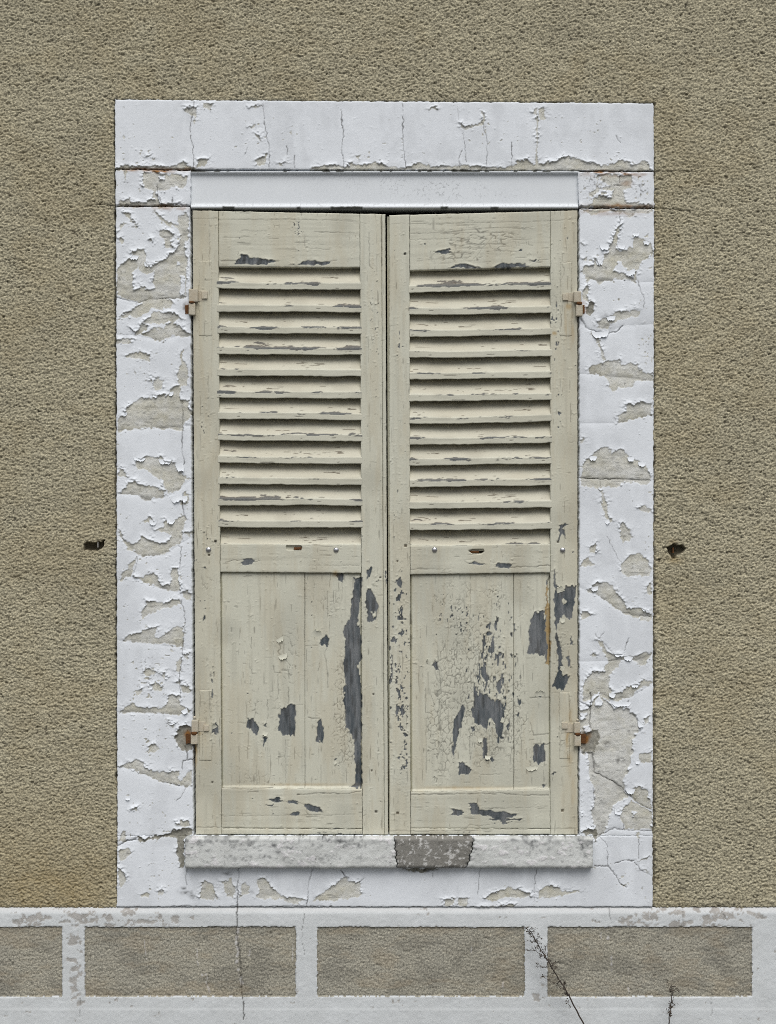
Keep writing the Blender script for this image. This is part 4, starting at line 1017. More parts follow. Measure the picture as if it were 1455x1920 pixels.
WOOD_CRACK = [
    (SLT(100,65, 100,80), .5), (SLT(255,65, 255,95), .5), (SLT(345,65, 345,80), .5), (SLT(615,68, 617,90), .5), (SLT(800,68, 805,92), .8), (SLT(910,70, 912,92), .5), (SLT(980,72, 982,95), .5), (SLT(1070,74, 1072,92), .5),
    (SLT(220,120, 700,118, 1200,126), .45), (SLT(380,195, 560,200), .35), (SLT(890,205, 1200,212), .5), (SLT(830,310, 860,322, 1000,328), .4), (SLT(345,300, 450,290), .3), (SLT(45,113, 210,113), .4), (SLT(1275,210, 1280,440, 1300,458), .6), (SLT(1365,130, 1365,440), .4),
    (SLT(280,405, 345,408), .6), (SLT(1000,408, 1050,405), .6), (SLT(160,130, 158,400), .35),
    (SRT(75,152, 1205,130, 1385,112), .4), (SRT(220,215, 420,215, 720,180, 1080,172), .55), (SRT(420,215, 900,208, 980,225), .55), (SRT(960,345, 880,333), .4), (SRT(1050,295, 1080,298), .7), (SRT(660,395, 800,240), .3), (SRT(1270,420, 1350,415, 1350,620), .5),
    (SRT(380,345, 400,345), .6), (SRT(510,350, 560,355), .5), (SRT(330,400, 620,385), .3), (SRT(220,260, 700,245), .3),
    (SLM(270,280, 340,262, 400,262), .8), (SLM(470,270, 515,270), .6), (SLM(240,145, 560,140), .4), (SLM(850,300, 1210,300), .4), (SLM(1155,240, 1215,240), .4),
    (SLM(825,355, 830,520, 825,820), .55), (SLM(830,862, 925,858), .6), (SLM(985,860, 965,910, 985,1050, 985,1157), .7), (SLM(620,795, 645,818, 680,818), .8), (SLM(648,855, 662,880, 640,905, 660,935, 705,938), 1.0), (SLM(640,820, 632,850), .8),
    (SLM(450,800, 452,880), .6), (SLM(605,1005, 612,1050, 665,1055), .7), (SLM(670,1035, 712,1040, 713,1095), .8), (SLM(452,1005, 455,1060), .6), (SLM(640,1060, 640,1157), .6), (SLM(930,980, 920,1040), .6), (SLM(885,400, 885,540), .35), (SLM(1085,420, 1088,550), .4), (SLM(985,480, 988,560), .5),
    (SLB(640,0, 640,120), .6), (SLB(712,70, 714,190), .8), (SLB(415,170, 420,290), .7), (SLB(375,318, 425,318), .8), (SLB(565,155, 568,290), .7), (SLB(760,190, 815,190), .5), (SLB(850,283, 925,288), .8), (SLB(428,395, 428,540), .5), (SLB(365,480, 372,760), .5), (SLB(490,620, 490,760), .4),
    (SLB(690,440, 692,740), .4), (SLB(828,480, 830,760), .4), (SLB(940,620, 940,765), .4), (SLB(310,600, 312,760), .35), (SLB(830,935, 855,968), .7), (SLB(690,870, 835,890), .6), (SLB(250,768, 420,780, 600,770), 1.0), (SLB(770,822, 900,808, 1130,812, 1220,800), .9), (SLB(430,800, 500,802), .8),
    (SLB(245,968, 700,968, 1220,960), .4), (SLB(75,1045, 470,1056, 920,1060, 1220,1064), .7), (SLB(598,930, 598,965), .5), (SLB(388,935, 388,965), .5), (SLB(1105,940, 1105,965), .5), (SLB(80,90, 158,88), .4), (SLB(85,90, 88,250), .4), (SLB(110,400, 110,585, 180,585, 180,460), .45), (SLB(165,100, 165,300), .5),
    (SRM(400,835, 415,880, 410,960), .7), (SRM(345,980, 410,965, 480,940), .7), (SRM(425,1045, 435,1157), .7), (SRM(240,158, 700,150, 1195,140), .6), (SRM(910,310, 1060,310, 1195,300), .9), (SRM(600,260, 680,250), .4), (SRM(230,330, 500,325), .3), (SRM(960,555, 1015,555), .5), (SRM(990,410, 990,640), .4),
    (SRM(1195,370, 1180,420, 1180,470), 1.0), (SRM(640,420, 640,700), .3), (SRM(545,650, 545,960), .4), (SRM(480,780, 480,1000), .4), (SRM(980,660, 1010,640), .6),
    (SRB(330,80, 328,245, 360,250, 380,270), .8), (SRB(430,0, 437,100, 510,110), .8), (SRB(420,195, 490,195), .7), (SRB(330,300, 332,670), .5), (SRB(945,180, 948,560, 942,770), .6), (SRB(1060,140, 1195,145), .9), (SRB(1080,405, 1190,395), .8), (SRB(1060,320, 1085,405), .7), (SRB(1085,465, 1200,465), .9),
    (SRB(1050,435, 1085,435), .6), (SRB(395,650, 480,650), .6), (SRB(665,650, 665,680, 860,678), .5), (SRB(635,440, 640,580), .6), (SRB(410,570, 425,500, 490,545, 510,510), .7), (SRB(225,800, 600,800, 860,795, 1195,770), .5), (SRB(225,820, 700,815, 860,810, 1000,825, 1190,822), .9),
    (SRB(690,850, 690,880, 700,918, 880,918), .8), (SRB(880,915, 1160,908), .35), (SRB(80,1075, 600,1072, 1000,1060, 1385,1055), .7), (SRB(610,1050, 640,1030, 700,1040, 780,1030), .7), (SRB(1050,585, 1065,600, 1055,640, 1070,655), .7),
    (SRB(1150,650, 1155,700), .5), (SRB(590,735, 640,738), .6), (SRB(380,700, 410,710, 400,735), .8), (SRB(410,690, 470,690), .5), (SRB(1210,110, 1330,105, 1335,300), .4), (SRB(1262,110, 1262,250), .3), (SRB(1335,410, 1335,600), .7), (SRB(1338,160, 1338,310, 1380,310), .6), (SRB(1275,625, 1330,625), .5),
    (SRT(1215,650, 1240,660, 1240,720), .7), (SRT(1280,430, 1300,480, 1270,550), .5), (SRT(1280,780, 1275,870), .9),
]
WOOD_RUST = [(367, 1400, 4, 16, .75), (365, 1425, 4, 22, .4), (374, 1375, 7, 6, .5), (382, 1385, 9, 12, .22), (378, 1365, 10, 14, .2), (372, 1540, 14, 30, .12), (1061, 600, 4, 40, .35), (1066, 575, 5, 8, .6), (1072, 620, 6, 40, .35), (1064, 1385, 4, 22, .55), (1068, 1372, 9, 8, .5),
             (1068, 1430, 10, 40, .3), (1075, 1480, 9, 60, .25), (1070, 1340, 5, 26, .35), (1040, 625, 4, 4, .5), (1070, 1550, 14, 12, .15), (870, 1477, 90, 3.5, .3), (560, 1471, 110, 3, .25), (1060, 1060, 16, 40, .10), (390, 860, 20, 60, .10), (629, 1076, 6, 6, .5), (1060, 640, 12, 40, .12), (735, 1555, 60, 5, .1), (400, 1560, 60, 5, .1)]
WOOD_PITS = [(705, 1522, 2.3), (745.5, 1524.5, 2.4), (1054.5, 1520, 2.4), (404, 1015, 2.4), (760.5, 1023.5, 2.4), (745, 1052.5, 1.7), (392, 1041, 2), (759, 476.5, 2.2), (700, 1302, 1.6), (697, 1445, 1.6), (398, 1467, 1.6), (1046, 1016, 2.0), (713, 1083, 1.6)]
SLOTS = [Z(350, 980, 3.7308, 698,162, 800,162, 806,180, 770,190, 700,186), Z(710, 980, 3.7308, 628,196, 660,188, 732,188, 735,205, 715,216, 660,216)]
OCHRE = SRM(1168,440, 1182,440, 1182,560, 1200,560, 1200,990, 1172,990, 1180,880, 1170,780, 1158,760, 1170,700, 1160,600, 1172,560)


def wood_field(grain='v', edge_dark=None):
    def f(U, V):
        if grain == 'v':
            wu = U + 1.6 * sn(U, V, 6, 9, seed=1) + 1.5 * sn(U, V, 3, 5, seed=2)
            wv = V + 3.0 * sn(U, V, 4, 12, seed=3) + 2.6 * sn(U, V, 2.4, 5, seed=4)
            g1 = sn(U, V, 2.6, 70, seed=5)
            g2 = sn(U, V, 7, 160, seed=6)
        else:
            wu = U + 3.0 * sn(U, V, 12, 4, seed=1) + 2.6 * sn(U, V, 5, 2.4, seed=2)
            wv = V + 1.5 * sn(U, V, 9, 6, seed=3) + 1.4 * sn(U, V, 5, 3, seed=4)
            g1 = sn(U, V, 70, 2.6, seed=5)
            g2 = sn(U, V, 160, 7, seed=6)
        sd = np.full(U.shape, 22.0)
        for p in WOOD_BARE: sub_poly(sd, wu, wv, p)
        for p in WOOD_KEEP: sub_poly(sd, wu, wv, p, True)
        for cu, cv, ru, rv, w, sx, sy in WOOD_SPOTS:
            m = (np.abs(U - cu) < ru * 2.2) & (np.abs(V - cv) < rv * 2.2)
            if not m.any(): continue
            u, v = U[m], V[m]
            z = w * np.exp(-((u - cu) / ru) ** 2 - ((v - cv) / rv) ** 2)
            cn = .6 * noise(u, v, sx, sy, seed=1) + .4 * noise(u, v, sx * .45, sy * .45, seed=4)
            sd[m] = np.minimum(sd[m], (1.0 - .40 * z - cn) * 22)
        cn = .6 * noise(U, V, 5, 6, seed=7) + .4 * noise(U, V, 2.4, seed=2)
        sd = np.minimum(sd, (.93 - cn) * 22)
        bare = sstep(.45, -.45, sd)
        curl = curled(sd, V, 1, 1, 3.0, 2.6, 3, U, .6)
        craq = np.zeros(U.shape)
        for i, (cu, cv, ru, rv, w, sx, sy) in enumerate(WOOD_CRAQ):
            m = (np.abs(U - cu) < ru * 2) & (np.abs(V - cv) < rv * 2)
            if not m.any(): continue
            u, v = U[m], V[m]
            z = w * np.exp(-((u - cu) / ru) ** 2 - ((v - cv) / rv) ** 2)
            f1, f2 = worley(u + 2.6 * sn(u, v, 7, seed=2), v + 3.2 * sn(u, v, 9, seed=3), sx * .8, sy, seed=i % 5)
            e = (f2 - f1) * min(sx, sy)
            craq[m] = np.maximum(craq[m], sstep(1.35, .25, e) * sstep(.22, .62, z * (.3 + 1.1 * noise(u, v, 7, seed=4))))
        ck = np.zeros(U.shape)
        cu, cv = U + 1.1 * sn(U, V, 7, seed=2) + .5 * sn(U, V, 2.6, seed=1), V + 1.1 * sn(U, V, 7, seed=5) + .5 * sn(U, V, 2.6, seed=7)
        for pts, w in WOOD_CRACK:
            m = np.zeros(U.shape)
            line_mask(m, cu, cv, pts, w)
            ck = np.maximum(ck, m * np.clip(.35 + w * .6, 0, 1) * (.5 + .6 * noise(U, V, 9, seed=6)))
        gv_ = (lambda a, b: (a, b)) if grain == 'v' else (lambda a, b: (b, a))
        fine = .55 * noise(U, V, *gv_(2.0, 46), seed=3) + .45 * noise(U, V, *gv_(1.7, 14), seed=6)
        fine = sstep(.74, .88, fine + .12 * (cloud(U, V, 40, 60, 1) - .5)) * .55
        alli = noise(U + 2 * sn(U, V, 6, seed=1), V + 2 * sn(U, V, 6, seed=2), *gv_(16, 2.0), seed=4)
        fine = np.maximum(fine, sstep(.90, .97, alli) * .45 * sstep(.45, .6, cloud(U, V, 36, 50, 5)))
        allc = np.clip(np.maximum.reduce([ck, craq * .72, fine]), 0, 1) * (1 - bare)
        h = .7 + .10 * g1 * .6 + .18 * g2 + .3 * sn(U, V, 40, seed=4) + curl
        # cups of craquelure lift at their rims
        h += craq * 0
        hb = -.25 + .18 * g1 + .1 * g2
        h = h * (1 - bare) + hb * bare - 1.1 * allc
        pit = np.zeros(U.shape)
        for pu, pv, pr in WOOD_PITS:
            m = (np.abs(U - pu) < 6) & (np.abs(V - pv) < 6)
            if m.any():
                pit[m] = np.maximum(pit[m], sstep(pr + .6, pr - .6, np.maximum(np.abs(U[m] - pu), np.abs(V[m] - pv))))
        sl = np.full(U.shape, 22.0)
        for p in SLOTS: sub_poly(sl, U, V, p)
        slot = sstep(.6, -.8, sl)
        h -= 2.5 * pit + 22 * slot
        dirt = np.maximum.reduce([allc * .8, pit * .85, slot * .8, np.exp(-(sd / .8) ** 2) * .25 * noise(U, V, 6, seed=3)])
        dirt = np.maximum(dirt, .10 * sstep(.55, .9, noise(U, V, 5, 90, seed=2) if grain == 'v' else noise(U, V, 90, 5, seed=2)))
        dirt = np.maximum(dirt, .16 * sstep(.5, .9, noise(U, V, 55, 70, seed=1)))
        dirt = np.maximum(dirt, .5 * bare * sstep(.52, .75, .5 * noise(U, V, 3, 22, seed=3) + .5 * noise(U, V, 9, 30, seed=1)))
        rust = 1.4 * blob(U + 2 * sn(U, V, 6, 14, seed=1), V, WOOD_RUST) * (.6 + .6 * noise(U, V, 4, 16, seed=2))
        rust = np.maximum(rust, (.13 * sstep(.4, .75, cloud(U, V, 26, 150, 3)) + .10 * sstep(430, 370, U) + .12 * sstep(1030, 1075, U)) * (1 - bare))
        oc = np.full(U.shape, 22.0)
        sub_poly(oc, wu, wv, OCHRE)
        rust = np.maximum(rust, sstep(.6, -.6, oc) * (.55 + .3 * noise(U, V, 4, 12, seed=5)))
        bare = bare * (1 - .6 * sstep(.6, -.6, oc))
        var = -.62 + 1.75 * cloud(U, V, 13, 46, 4) + .5 * noise(U, V, 2.4, 34, seed=5) + .25 * blob(U, V, [(665, 1230, 22, 150, 1), (995, 1200, 20, 40, 1.6), (915, 1330, 16, 30, .6)])
        return h, np.stack([bare, np.clip(dirt, 0, 1), np.clip(rust, 0, 1), np.clip(var, 0, 1)], -1)
    return f


HS = -0.002            # front face of the shutter frame, metres off the wall face


def lerp(a, b, t): return a + (b - a) * t


def slat(name, uL, uR, vl, vr, parent, seed, lastface=None):
    """one louvre: a board sloping up and back from a flat front edge; vl, vr = bottom of the front edge at either end"""
    nu = 140
    lip = 12.5
    prof = []                                          # (dv above the lip bottom, h in px towards the viewer, is_lip)
    prof += [(46, -50), (30, -34), (14, -17), (5, -8), (1.2, -3.2), (.1, -1.0)]
    prof += [(t, 0.0) for t in np.linspace(.5, lip - .6, 9)]
    prof += [(lip + .2, -.6)] + [(lip + t, -0.8 - t * .66) for t in np.linspace(.8, 29, 24)] + [(lip + 46, -40)]
    a = np.array(prof)
    s = np.linspace(0, 1, nu)
    U = uL + (uR - uL) * s[None, :] + 0 * a[:, :1]
    vb = vl + (vr - vl) * s[None, :]
    rr = np.random.default_rng(seed)
    ph = rr.random(6) * 50
    sag = 1.2 * np.sin(s * math.pi) * rr.uniform(-.8, 1.3) + (s - .5) * rr.uniform(-1.3, 1.3)
    wob = (.9 * sn(s * 270 + ph[0], s * 0 + ph[1], 34, seed=1) + .5 * sn(s * 270, s * 0 + ph[2], 9, seed=2))[None, :]
    sl = lip * (1 + .08 * sn(s * 270, s * 0 + ph[3], 60, seed=3))[None, :] / lip
    V = vb + sag[None, :] + wob * np.where(a[:, :1] < 6, 1, .35) - a[:, :1] * sl
    Hh = np.repeat(a[:, 1:2], nu, 1)
    along = U - uL
    tt = a[:, :1] + 0 * U                              # position across the profile
    q = along + 271 * (seed % 9)
    wq = tt + 1.5 * sn(q, tt, 9, 4, seed=1)
    st = .58 * noise(q, tt + ph[4], 44, 6, seed=2) + .27 * noise(q, tt + ph[5], 13, 3, seed=3) + .15 * noise(q, tt, 4, 1.8, seed=4)
    arris = np.exp(-((wq - lip + 1.0) / 4.2) ** 2)
    upper = np.exp(-((wq - lip - 8) / 5) ** 2)
    lo = noise(q, 0 * tt + ph[1], 55, 9, seed=5) * rr.uniform(.75, 1.25)
    sd = (.93 - (.19 + .36 * lo) * arris - .26 * lo * upper - st + rr.uniform(-.03, .13)) * 15
    bare = sstep(.35, -.35, sd)
    ck = sstep(.84, .90, .6 * noise(q, tt, 30, 1.7, seed=5) + .4 * noise(q, tt, 9, 1.4, seed=6) + .1 * upper)
    dirt = np.maximum(ck * .75, np.exp(-(sd / .5) ** 2) * .3)
    dirt = np.maximum(dirt, .34 * sstep(lip + 10, lip + 24, wq) * (.45 + .75 * noise(q, tt, 14, 5, seed=7)))    # back of the louvre painted darker to deepen its shade
    dirt = np.maximum(dirt, .12 * sstep(.6, .9, noise(q, tt, 40, 12, seed=2)))
    Hh = Hh - .35 * bare - .4 * ck + .25 * np.exp(-np.maximum(sd, 0) / 2.) * (1 - bare) + .1 * sn(q, tt, 30, 2, seed=2)
    wear = np.stack([bare, np.clip(dirt, 0, 1), .11 * sstep(lip - 1, lip + 3, wq) * (.6 + .8 * noise(q, tt, 50, 8, seed=4)), np.clip(.2 + .7 * noise(q, tt, 30, 4, seed=1), 0, 1)], -1)  # warm tint on the sloping face stands in for bounced light
    h = HS + .0012 + Hh * S
    f = (D - HS) / D
    co = np.stack([(U - 727.5) * S * f, -h, ZC + (960 - V) * S * f], -1)
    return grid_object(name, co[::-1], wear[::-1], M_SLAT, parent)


def shutter(side):
    if side == 'l':
        t = thing('shutter', wp(547, 1567, .0), 'left louvred shutter with one long bare dark strip down its lower panel', 'shutter', 'pair of closed window shutters')
        A = dict(tl=(361.2, 394.5), tr=(722.5, 401.5), br=(727.8, 1564.5), bl=(367.3, 1564.5))
        uo = (409.5, 674.5, 415.5, 679.5)              # inner edges of the stiles: top left, top right, bottom left, bottom right
        rails = dict(top=(500, 501.5), mid=(1019.5, 1020.5, 1072.5, 1074.5), bot=(1477, 1479))
        lips = [541.5, 585, 625, 664, 705, 746, 787, 826.5, 868, 908, 948, 988.5]
        tilt = 1.8
        seam = 571.5
    else:
        t = thing('shutter', wp(907, 1567, .0), 'right louvred shutter with flaked lower panel and scabbed paint down its stiles', 'shutter', 'pair of closed window shutters')
        A = dict(tl=(730, 403.5), tr=(1082.5, 394.5), br=(1083, 1564.5), bl=(730.5, 1564.5))
        uo = (768, 1032, 770, 1031.5)
        rails = dict(top=(507, 500), mid=(1023.5, 1019.5, 1077, 1073.5), bot=(1484, 1480))
        lips = [546.5, 588.5, 630, 669.5, 710.5, 751.5, 792.5, 832, 872, 912, 953, 993]
        tilt = -2.8
        seam = 963
    v0, v1 = 400, 1567
    li = lambda v: lerp(uo[0], uo[2], (v - v0) / (v1 - v0))
    ri = lambda v: lerp(uo[1], uo[3], (v - v0) / (v1 - v0))
    topv = lambda u: lerp(A['tl'][1], A['tr'][1], (u - A['tl'][0]) / (A['tr'][0] - A['tl'][0]))
    g = .35
    sk = .040
    vg, hg = wood_field('v'), wood_field('h')
    # stiles run the full height; the top of each is capped by the drip strip of the top rail, as the paint lines show
    sheet('stile', [A['tl'], (li(400) - g, topv(li(400))), (li(1567) - g, 1564.5), A['bl']], ST, vg, HS, sk, M_WOOD, t, bevel=.7, jit=.35)
    if side == 'l':
        be = 7.0                                       # rounded cover bead of the meeting stile
        sheet('stile', [(ri(400) + g, topv(ri(400))), (A['tr'][0] - be - g, A['tr'][1]), (A['br'][0] - be - g, A['br'][1]), (ri(1567) + g, 1564.5)], ST, vg, HS, sk, M_WOOD, t, bevel=.7, jit=.35)

        def bead(U, V):
            h, w = vg(U, V)
            c = lerp(A['tr'][0], A['br'][0], (V - 400) / 1167) - be / 2
            return h + 2.2 * np.sqrt(np.clip(1 - ((U - c) / (be / 2)) ** 2, 0, 1)), w
        sheet('cover_bead', [(A['tr'][0] - be, A['tr'][1] + 1), A['tr'], A['br'], (A['br'][0] - be, A['br'][1])], ST * .8, bead, HS + .001, sk, M_WOOD, t, bevel=.4, jit=.3)
    else:
        sheet('stile', [(ri(400) + g, topv(ri(400))), A['tr'], A['br'], (ri(1567) + g, 1564.5)], ST, vg, HS, sk, M_WOOD, t, bevel=.7, jit=.35)
    a, b = rails['top']
    sheet('rail', [(li(450) + g, topv(li(450)) + .3), (ri(450) - g, topv(ri(450)) + .3), (ri(500) - g, b), (li(500) + g, a)], ST, hg, HS, sk, M_WOOD, t, bevel=.7, jit=.35)
    a, b, c, d = rails['mid']
    sheet('rail', [(li(a) + g, a), (ri(b) - g, b), (ri(d) - g, d), (li(c) + g, c)], ST, hg, HS + .0005, sk, M_WOOD, t, bevel=.7, jit=.35)
    e, f = rails['bot']
    sheet('rail', [(li(e) + g, e + .5), (ri(f) - g, f + .5), (ri(1552) - g, 1553.3), (li(1552) + g, 1552.5)], ST, hg, HS, sk, M_WOOD, t, bevel=.7, jit=.35)
    sheet('drip_strip', [(li(1553) + g, 1553.4), (ri(1553) - g, 1554.2), (ri(1566) - g, 1564.1), (li(1566) + g, 1564.1)], ST, hg, HS + .0012, sk, M_WOOD, t, bevel=.9, jit=.5)
    # lower panel: two boards, set back behind the frame, with a worn bevel along the bottom
    hp = HS - .0075
    cA, cB = [(li(c) - 2, c - 3), (seam - .4, (c + d) / 2 - 3), (seam - .1, (e + f) / 2), (li(e) - 2, e)], [(seam + .3, (c + d) / 2 - 3), (ri(d) + 2, d - 3), (ri(f) + 2, f), (seam + .4, (e + f) / 2)]

    def panel(U, V):
        h, w = vg(U, V)
        bot = lerp(e, f, (U - uo[2]) / (uo[3] - uo[2]))
        h = h + 6.0 * sstep(bot - 5, bot, V + .8 * sn(U, V, 12, seed=2))
        h = h + .35 * np.sin((U - 410) / 266 * 9)
        top = lerp(c, d, (U - uo[0]) / (uo[1] - uo[0]))
        h = h - 12 * np.exp(-np.maximum(U - li(V) - .8, 0) / .9) - 8 * np.exp(-np.maximum(ri(V) - U - .6, 0) / .8) - 5 * np.exp(-np.maximum(V - top, 0) / 1.6)
        return h, w
    for cc in (cA, cB):
        sheet('panel_board', cc, ST, panel, hp, .012, M_WOOD, t, bevel=.5)
    # louvres
    for i, vb in enumerate(lips):
        fr = tilt * (1 - .5 * i / 11)
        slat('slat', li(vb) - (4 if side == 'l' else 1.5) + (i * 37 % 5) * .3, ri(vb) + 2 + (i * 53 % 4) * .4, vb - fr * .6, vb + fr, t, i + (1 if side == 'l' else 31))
    # the lowest louvre dies into the middle rail
    m = (rails['mid'][0] + rails['mid'][1]) / 2
    fr = tilt * .5
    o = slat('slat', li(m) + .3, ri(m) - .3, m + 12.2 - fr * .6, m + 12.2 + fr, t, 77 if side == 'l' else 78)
    o.location.y += .006
    # back board of darkness: the inner face of the frame (rails behind the louvres)
    return t


SHL = shutter('l')
SHR = shutter('r')
sheet('rebate', [(725.5, 406), (732, 406), (732, 1563.5), (729, 1563.5)], ST, wood_field('v'), -.020, .02, M_WOOD, SHR, bevel=.3)


def dome(u, v, parent):
    r = 5.4 * S
    x, _, z = wp(u, v, 0)
    pr = [(r * 1.0, -.004)] + [(r * math.cos(a), r * .62 * math.sin(a)) for a in np.linspace(0, math.pi / 2 - .02, 9)]
    return lathe('rivet', x, z, -HS - .0008, pr, M_CHROME, parent, 'y', 20)


for u, v, p in ((390.8, 1030.8, SHL), (630.2, 1031.5, SHL), (814.8, 1031, SHR), (1055, 1031.5, SHR)):
    dome(u, v, p)
box('latch_tongue', 551, 1026.2, 565.5, 1030.6, -.02, .0008, M_RUST, SHL, .0012, warp=.0003)
box('latch_tongue', 882, 1032.6, 898, 1036.4, -.02, -.003, M_RUST, SHR, .0012, warp=.0003)


def upright(name, u, v0, v1, rad, h, mat, parent, prof=None, wear=(0, 0, 0, 0), n=14):
    """vertical barrel from v0 (top) to v1 (bottom), radius in px, axis h metres off the wall face"""
    f = (D - h) / D
    x = (u - 727.5) * S * f
    zt, zb = ZC + (960 - v0) * S * f, ZC + (960 - v1) * S * f
    r = rad * S
    L = zt - zb
    pr = prof or [(.0005, 0), (r * .86, 0), (r, .0012), (r * 1.02, L * .5), (r, L - .0012), (r * .86, L), (.0005, L)]
    return lathe(name, x, zb, -h, pr, mat, parent, 'z', n, wear, wob=.03)


def finial(u, v, rad, h, parent):
    f = (D - h) / D
    x, z = (u - 727.5) * S * f, ZC + (960 - v) * S * f
    r = rad * S
    pr = [(r * .6, -r * 1.6)] + [(r * math.cos(a) + .0002, r * math.sin(a)) for a in np.linspace(-1.1, 1.55, 9)]
    return lathe('pin_finial', x, z, -h, pr, M_IRON, parent, 'z', 14, (0, 0, .1, 0))


def hinge(par, leaf, bolt, knuckle, pin, fin, arm):
    """strap leaf let into the stile, its bolt, the barrel on the shutter; the pintle belongs to the wall"""
    l0, l1, l2, l3 = leaf
    lf = sheet('hinge_leaf', [(l0, l1), (l2, l1), (l2, l3), (l0, l3)], ST, wood_field('v'), HS + .0009, .008, M_WOOD, par, bevel=.5, jit=.6)[0]
    u0, v0, u1, v1 = knuckle
    hb = box('hinge_bolt', *bolt, -.004, HS + .0062, M_IRON, par, .0013, (0, 0, .08, 0))
    hs_ = box('hinge_strap', min(u0, bolt[0]) + (3 if par is SHL else 6), v0 + 3, max(u1, bolt[2]) - (6 if par is SHL else 3), v1 - 1.5, -.006, HS + .0024, M_IRON, par, .001, (0, 0, .12, 0))
    br = box('hinge_barrel', u0, v0, u1, v1, -.002, .0125, M_IRON, par, .0032, (0, .04, .12, 0), 3, .0003)
    for o in (hb, hs_, br): o.parent = lf
    a0, b0, a1, b1 = pin
    pt = box('pintle', a0, b0, a1, b1, -.002, .0135, M_IRON, sur, .0026, (0, .02, .1, 0), 3, .0003)
    rc = upright('rust_collar', (a0 + a1) / 2, v1 - .8, b0 + .6, (a1 - a0) / 2 - .9, .009, M_RUST, sur)
    ar = box('pintle_arm', *arm, -.04, .005, M_RUST, sur, .001, warp=.0006)
    rc.parent = pt
    ar.parent = pt
    if fin:
        fo = finial(*fin, .009, par)
        fo.parent = lf


hinge(SHL, (373, 489, 396.5, 630), (378, 546, 389, 560), (353.5, 541.5, 371, 566), (353.5, 568.5, 366, 590.5), None, (347, 572, 356, 588))
hinge(SHL, (373.5, 1294, 397, 1426), (382, 1359.5, 391.5, 1371), (359, 1350, 371.5, 1373), (357.5, 1377, 370.5, 1396), (365, 1345.5, 3.0), (348.5, 1376, 358, 1394))
hinge(SHR, (1050, 491, 1072, 630), (1055, 551, 1066, 563), (1076, 546, 1090, 567), (1080, 571, 1092.5, 592.5), None, (1090, 572, 1096, 588))
hinge(SHR, (1049, 1298, 1068, 1423), (1054, 1355, 1064.5, 1366.5), (1076.5, 1354, 1088, 1375), (1077, 1378.5, 1089.5, 1399.5), (1082.5, 1350, 2.6), (1088, 1376, 1099, 1394))


# ---------------------------------------------------------------- flakes of paint that curl clear of the surface
def flake(parent, u, v, ln, wd, ang, lift, mat, h0, seed, name='paint_flake'):
    """tongue of paint hinged at (u, v), running ln px in direction ang (0 right, 90 down) and curling outwards"""
    rd = random.Random(seed)
    n = 9
    a = math.radians(ang)
    du, dv = (math.cos(a), math.sin(a)), (-math.sin(a), math.cos(a))
    co = np.zeros((n, n, 3))
    prof = [rd.uniform(.75, 1.1) for _ in range(n)]
    for i in range(n):
        t = i / (n - 1)
        w = wd * (1.25 - .6 * t ** 1.6)
        out = .6 * lift * (t ** 1.7)
        along = ln * (math.sin(t * 1.15) / math.sin(1.15))
        for j in range(n):
            c = (j / (n - 1) - .5) * 2
            al = along * (1 if i < n - 1 else prof[j])
            uu = u + du[0] * al + dv[0] * c * w * .5
            vv = v + du[1] * al + dv[1] * c * w * .5
            hh = h0 + .0009 + S * (out + .25 * lift * t * c * c * (1 if seed % 2 else -.6))
            co[i, j] = ((uu - 727.5) * S, -hh, ZC + (960 - vv) * S)
    wear = np.zeros((n, n, 4))
    o = grid_object(name, co, wear, mat, parent)
    return o


for i, (u, v, ln, wd, an, li_) in enumerate([(592, 1196, 15, 16, 285, 6), (529, 1228, 9, 14, 70, 4), (523, 1197, 8, 12, 60, 3.5), (498, 1372, 9, 9, 110, 4), (626, 1428, 7, 6, 60, 4),
                                            (404, 1365, 8, 7, 240, 4)]):
    flake(SHL, u, v, ln, wd, an, li_, M_WOOD, HS - (.0075 if 1080 < v < 1470 and 416 < u < 678 else 0), i)
for i, (u, v, ln, wd, an, li_) in enumerate([(812, 1243, 13, 10, 200, 5), (915, 1418, 7, 9, 95, 5), (998, 1437, 9, 20, 80, 4), (1013, 1306, 11, 18, 270, 4), (924, 1365, 10, 8, 280, 3), (880, 1340, 9, 8, 275, 3), (900, 1385, 8, 8, 80, 4), (940, 1350, 7, 8, 20, 3), (1058, 1255, 9, 8, 200, 3.5),
                                            (1052, 1110, 12, 12, 250, 3), (1055, 1160, 8, 8, 90, 3.5)]):
    flake(SHR, u, v, ln, wd, an, li_, M_WOOD, HS - (.0075 if 1080 < v < 1475 and 771 < u < 1030 else 0), i + 40)
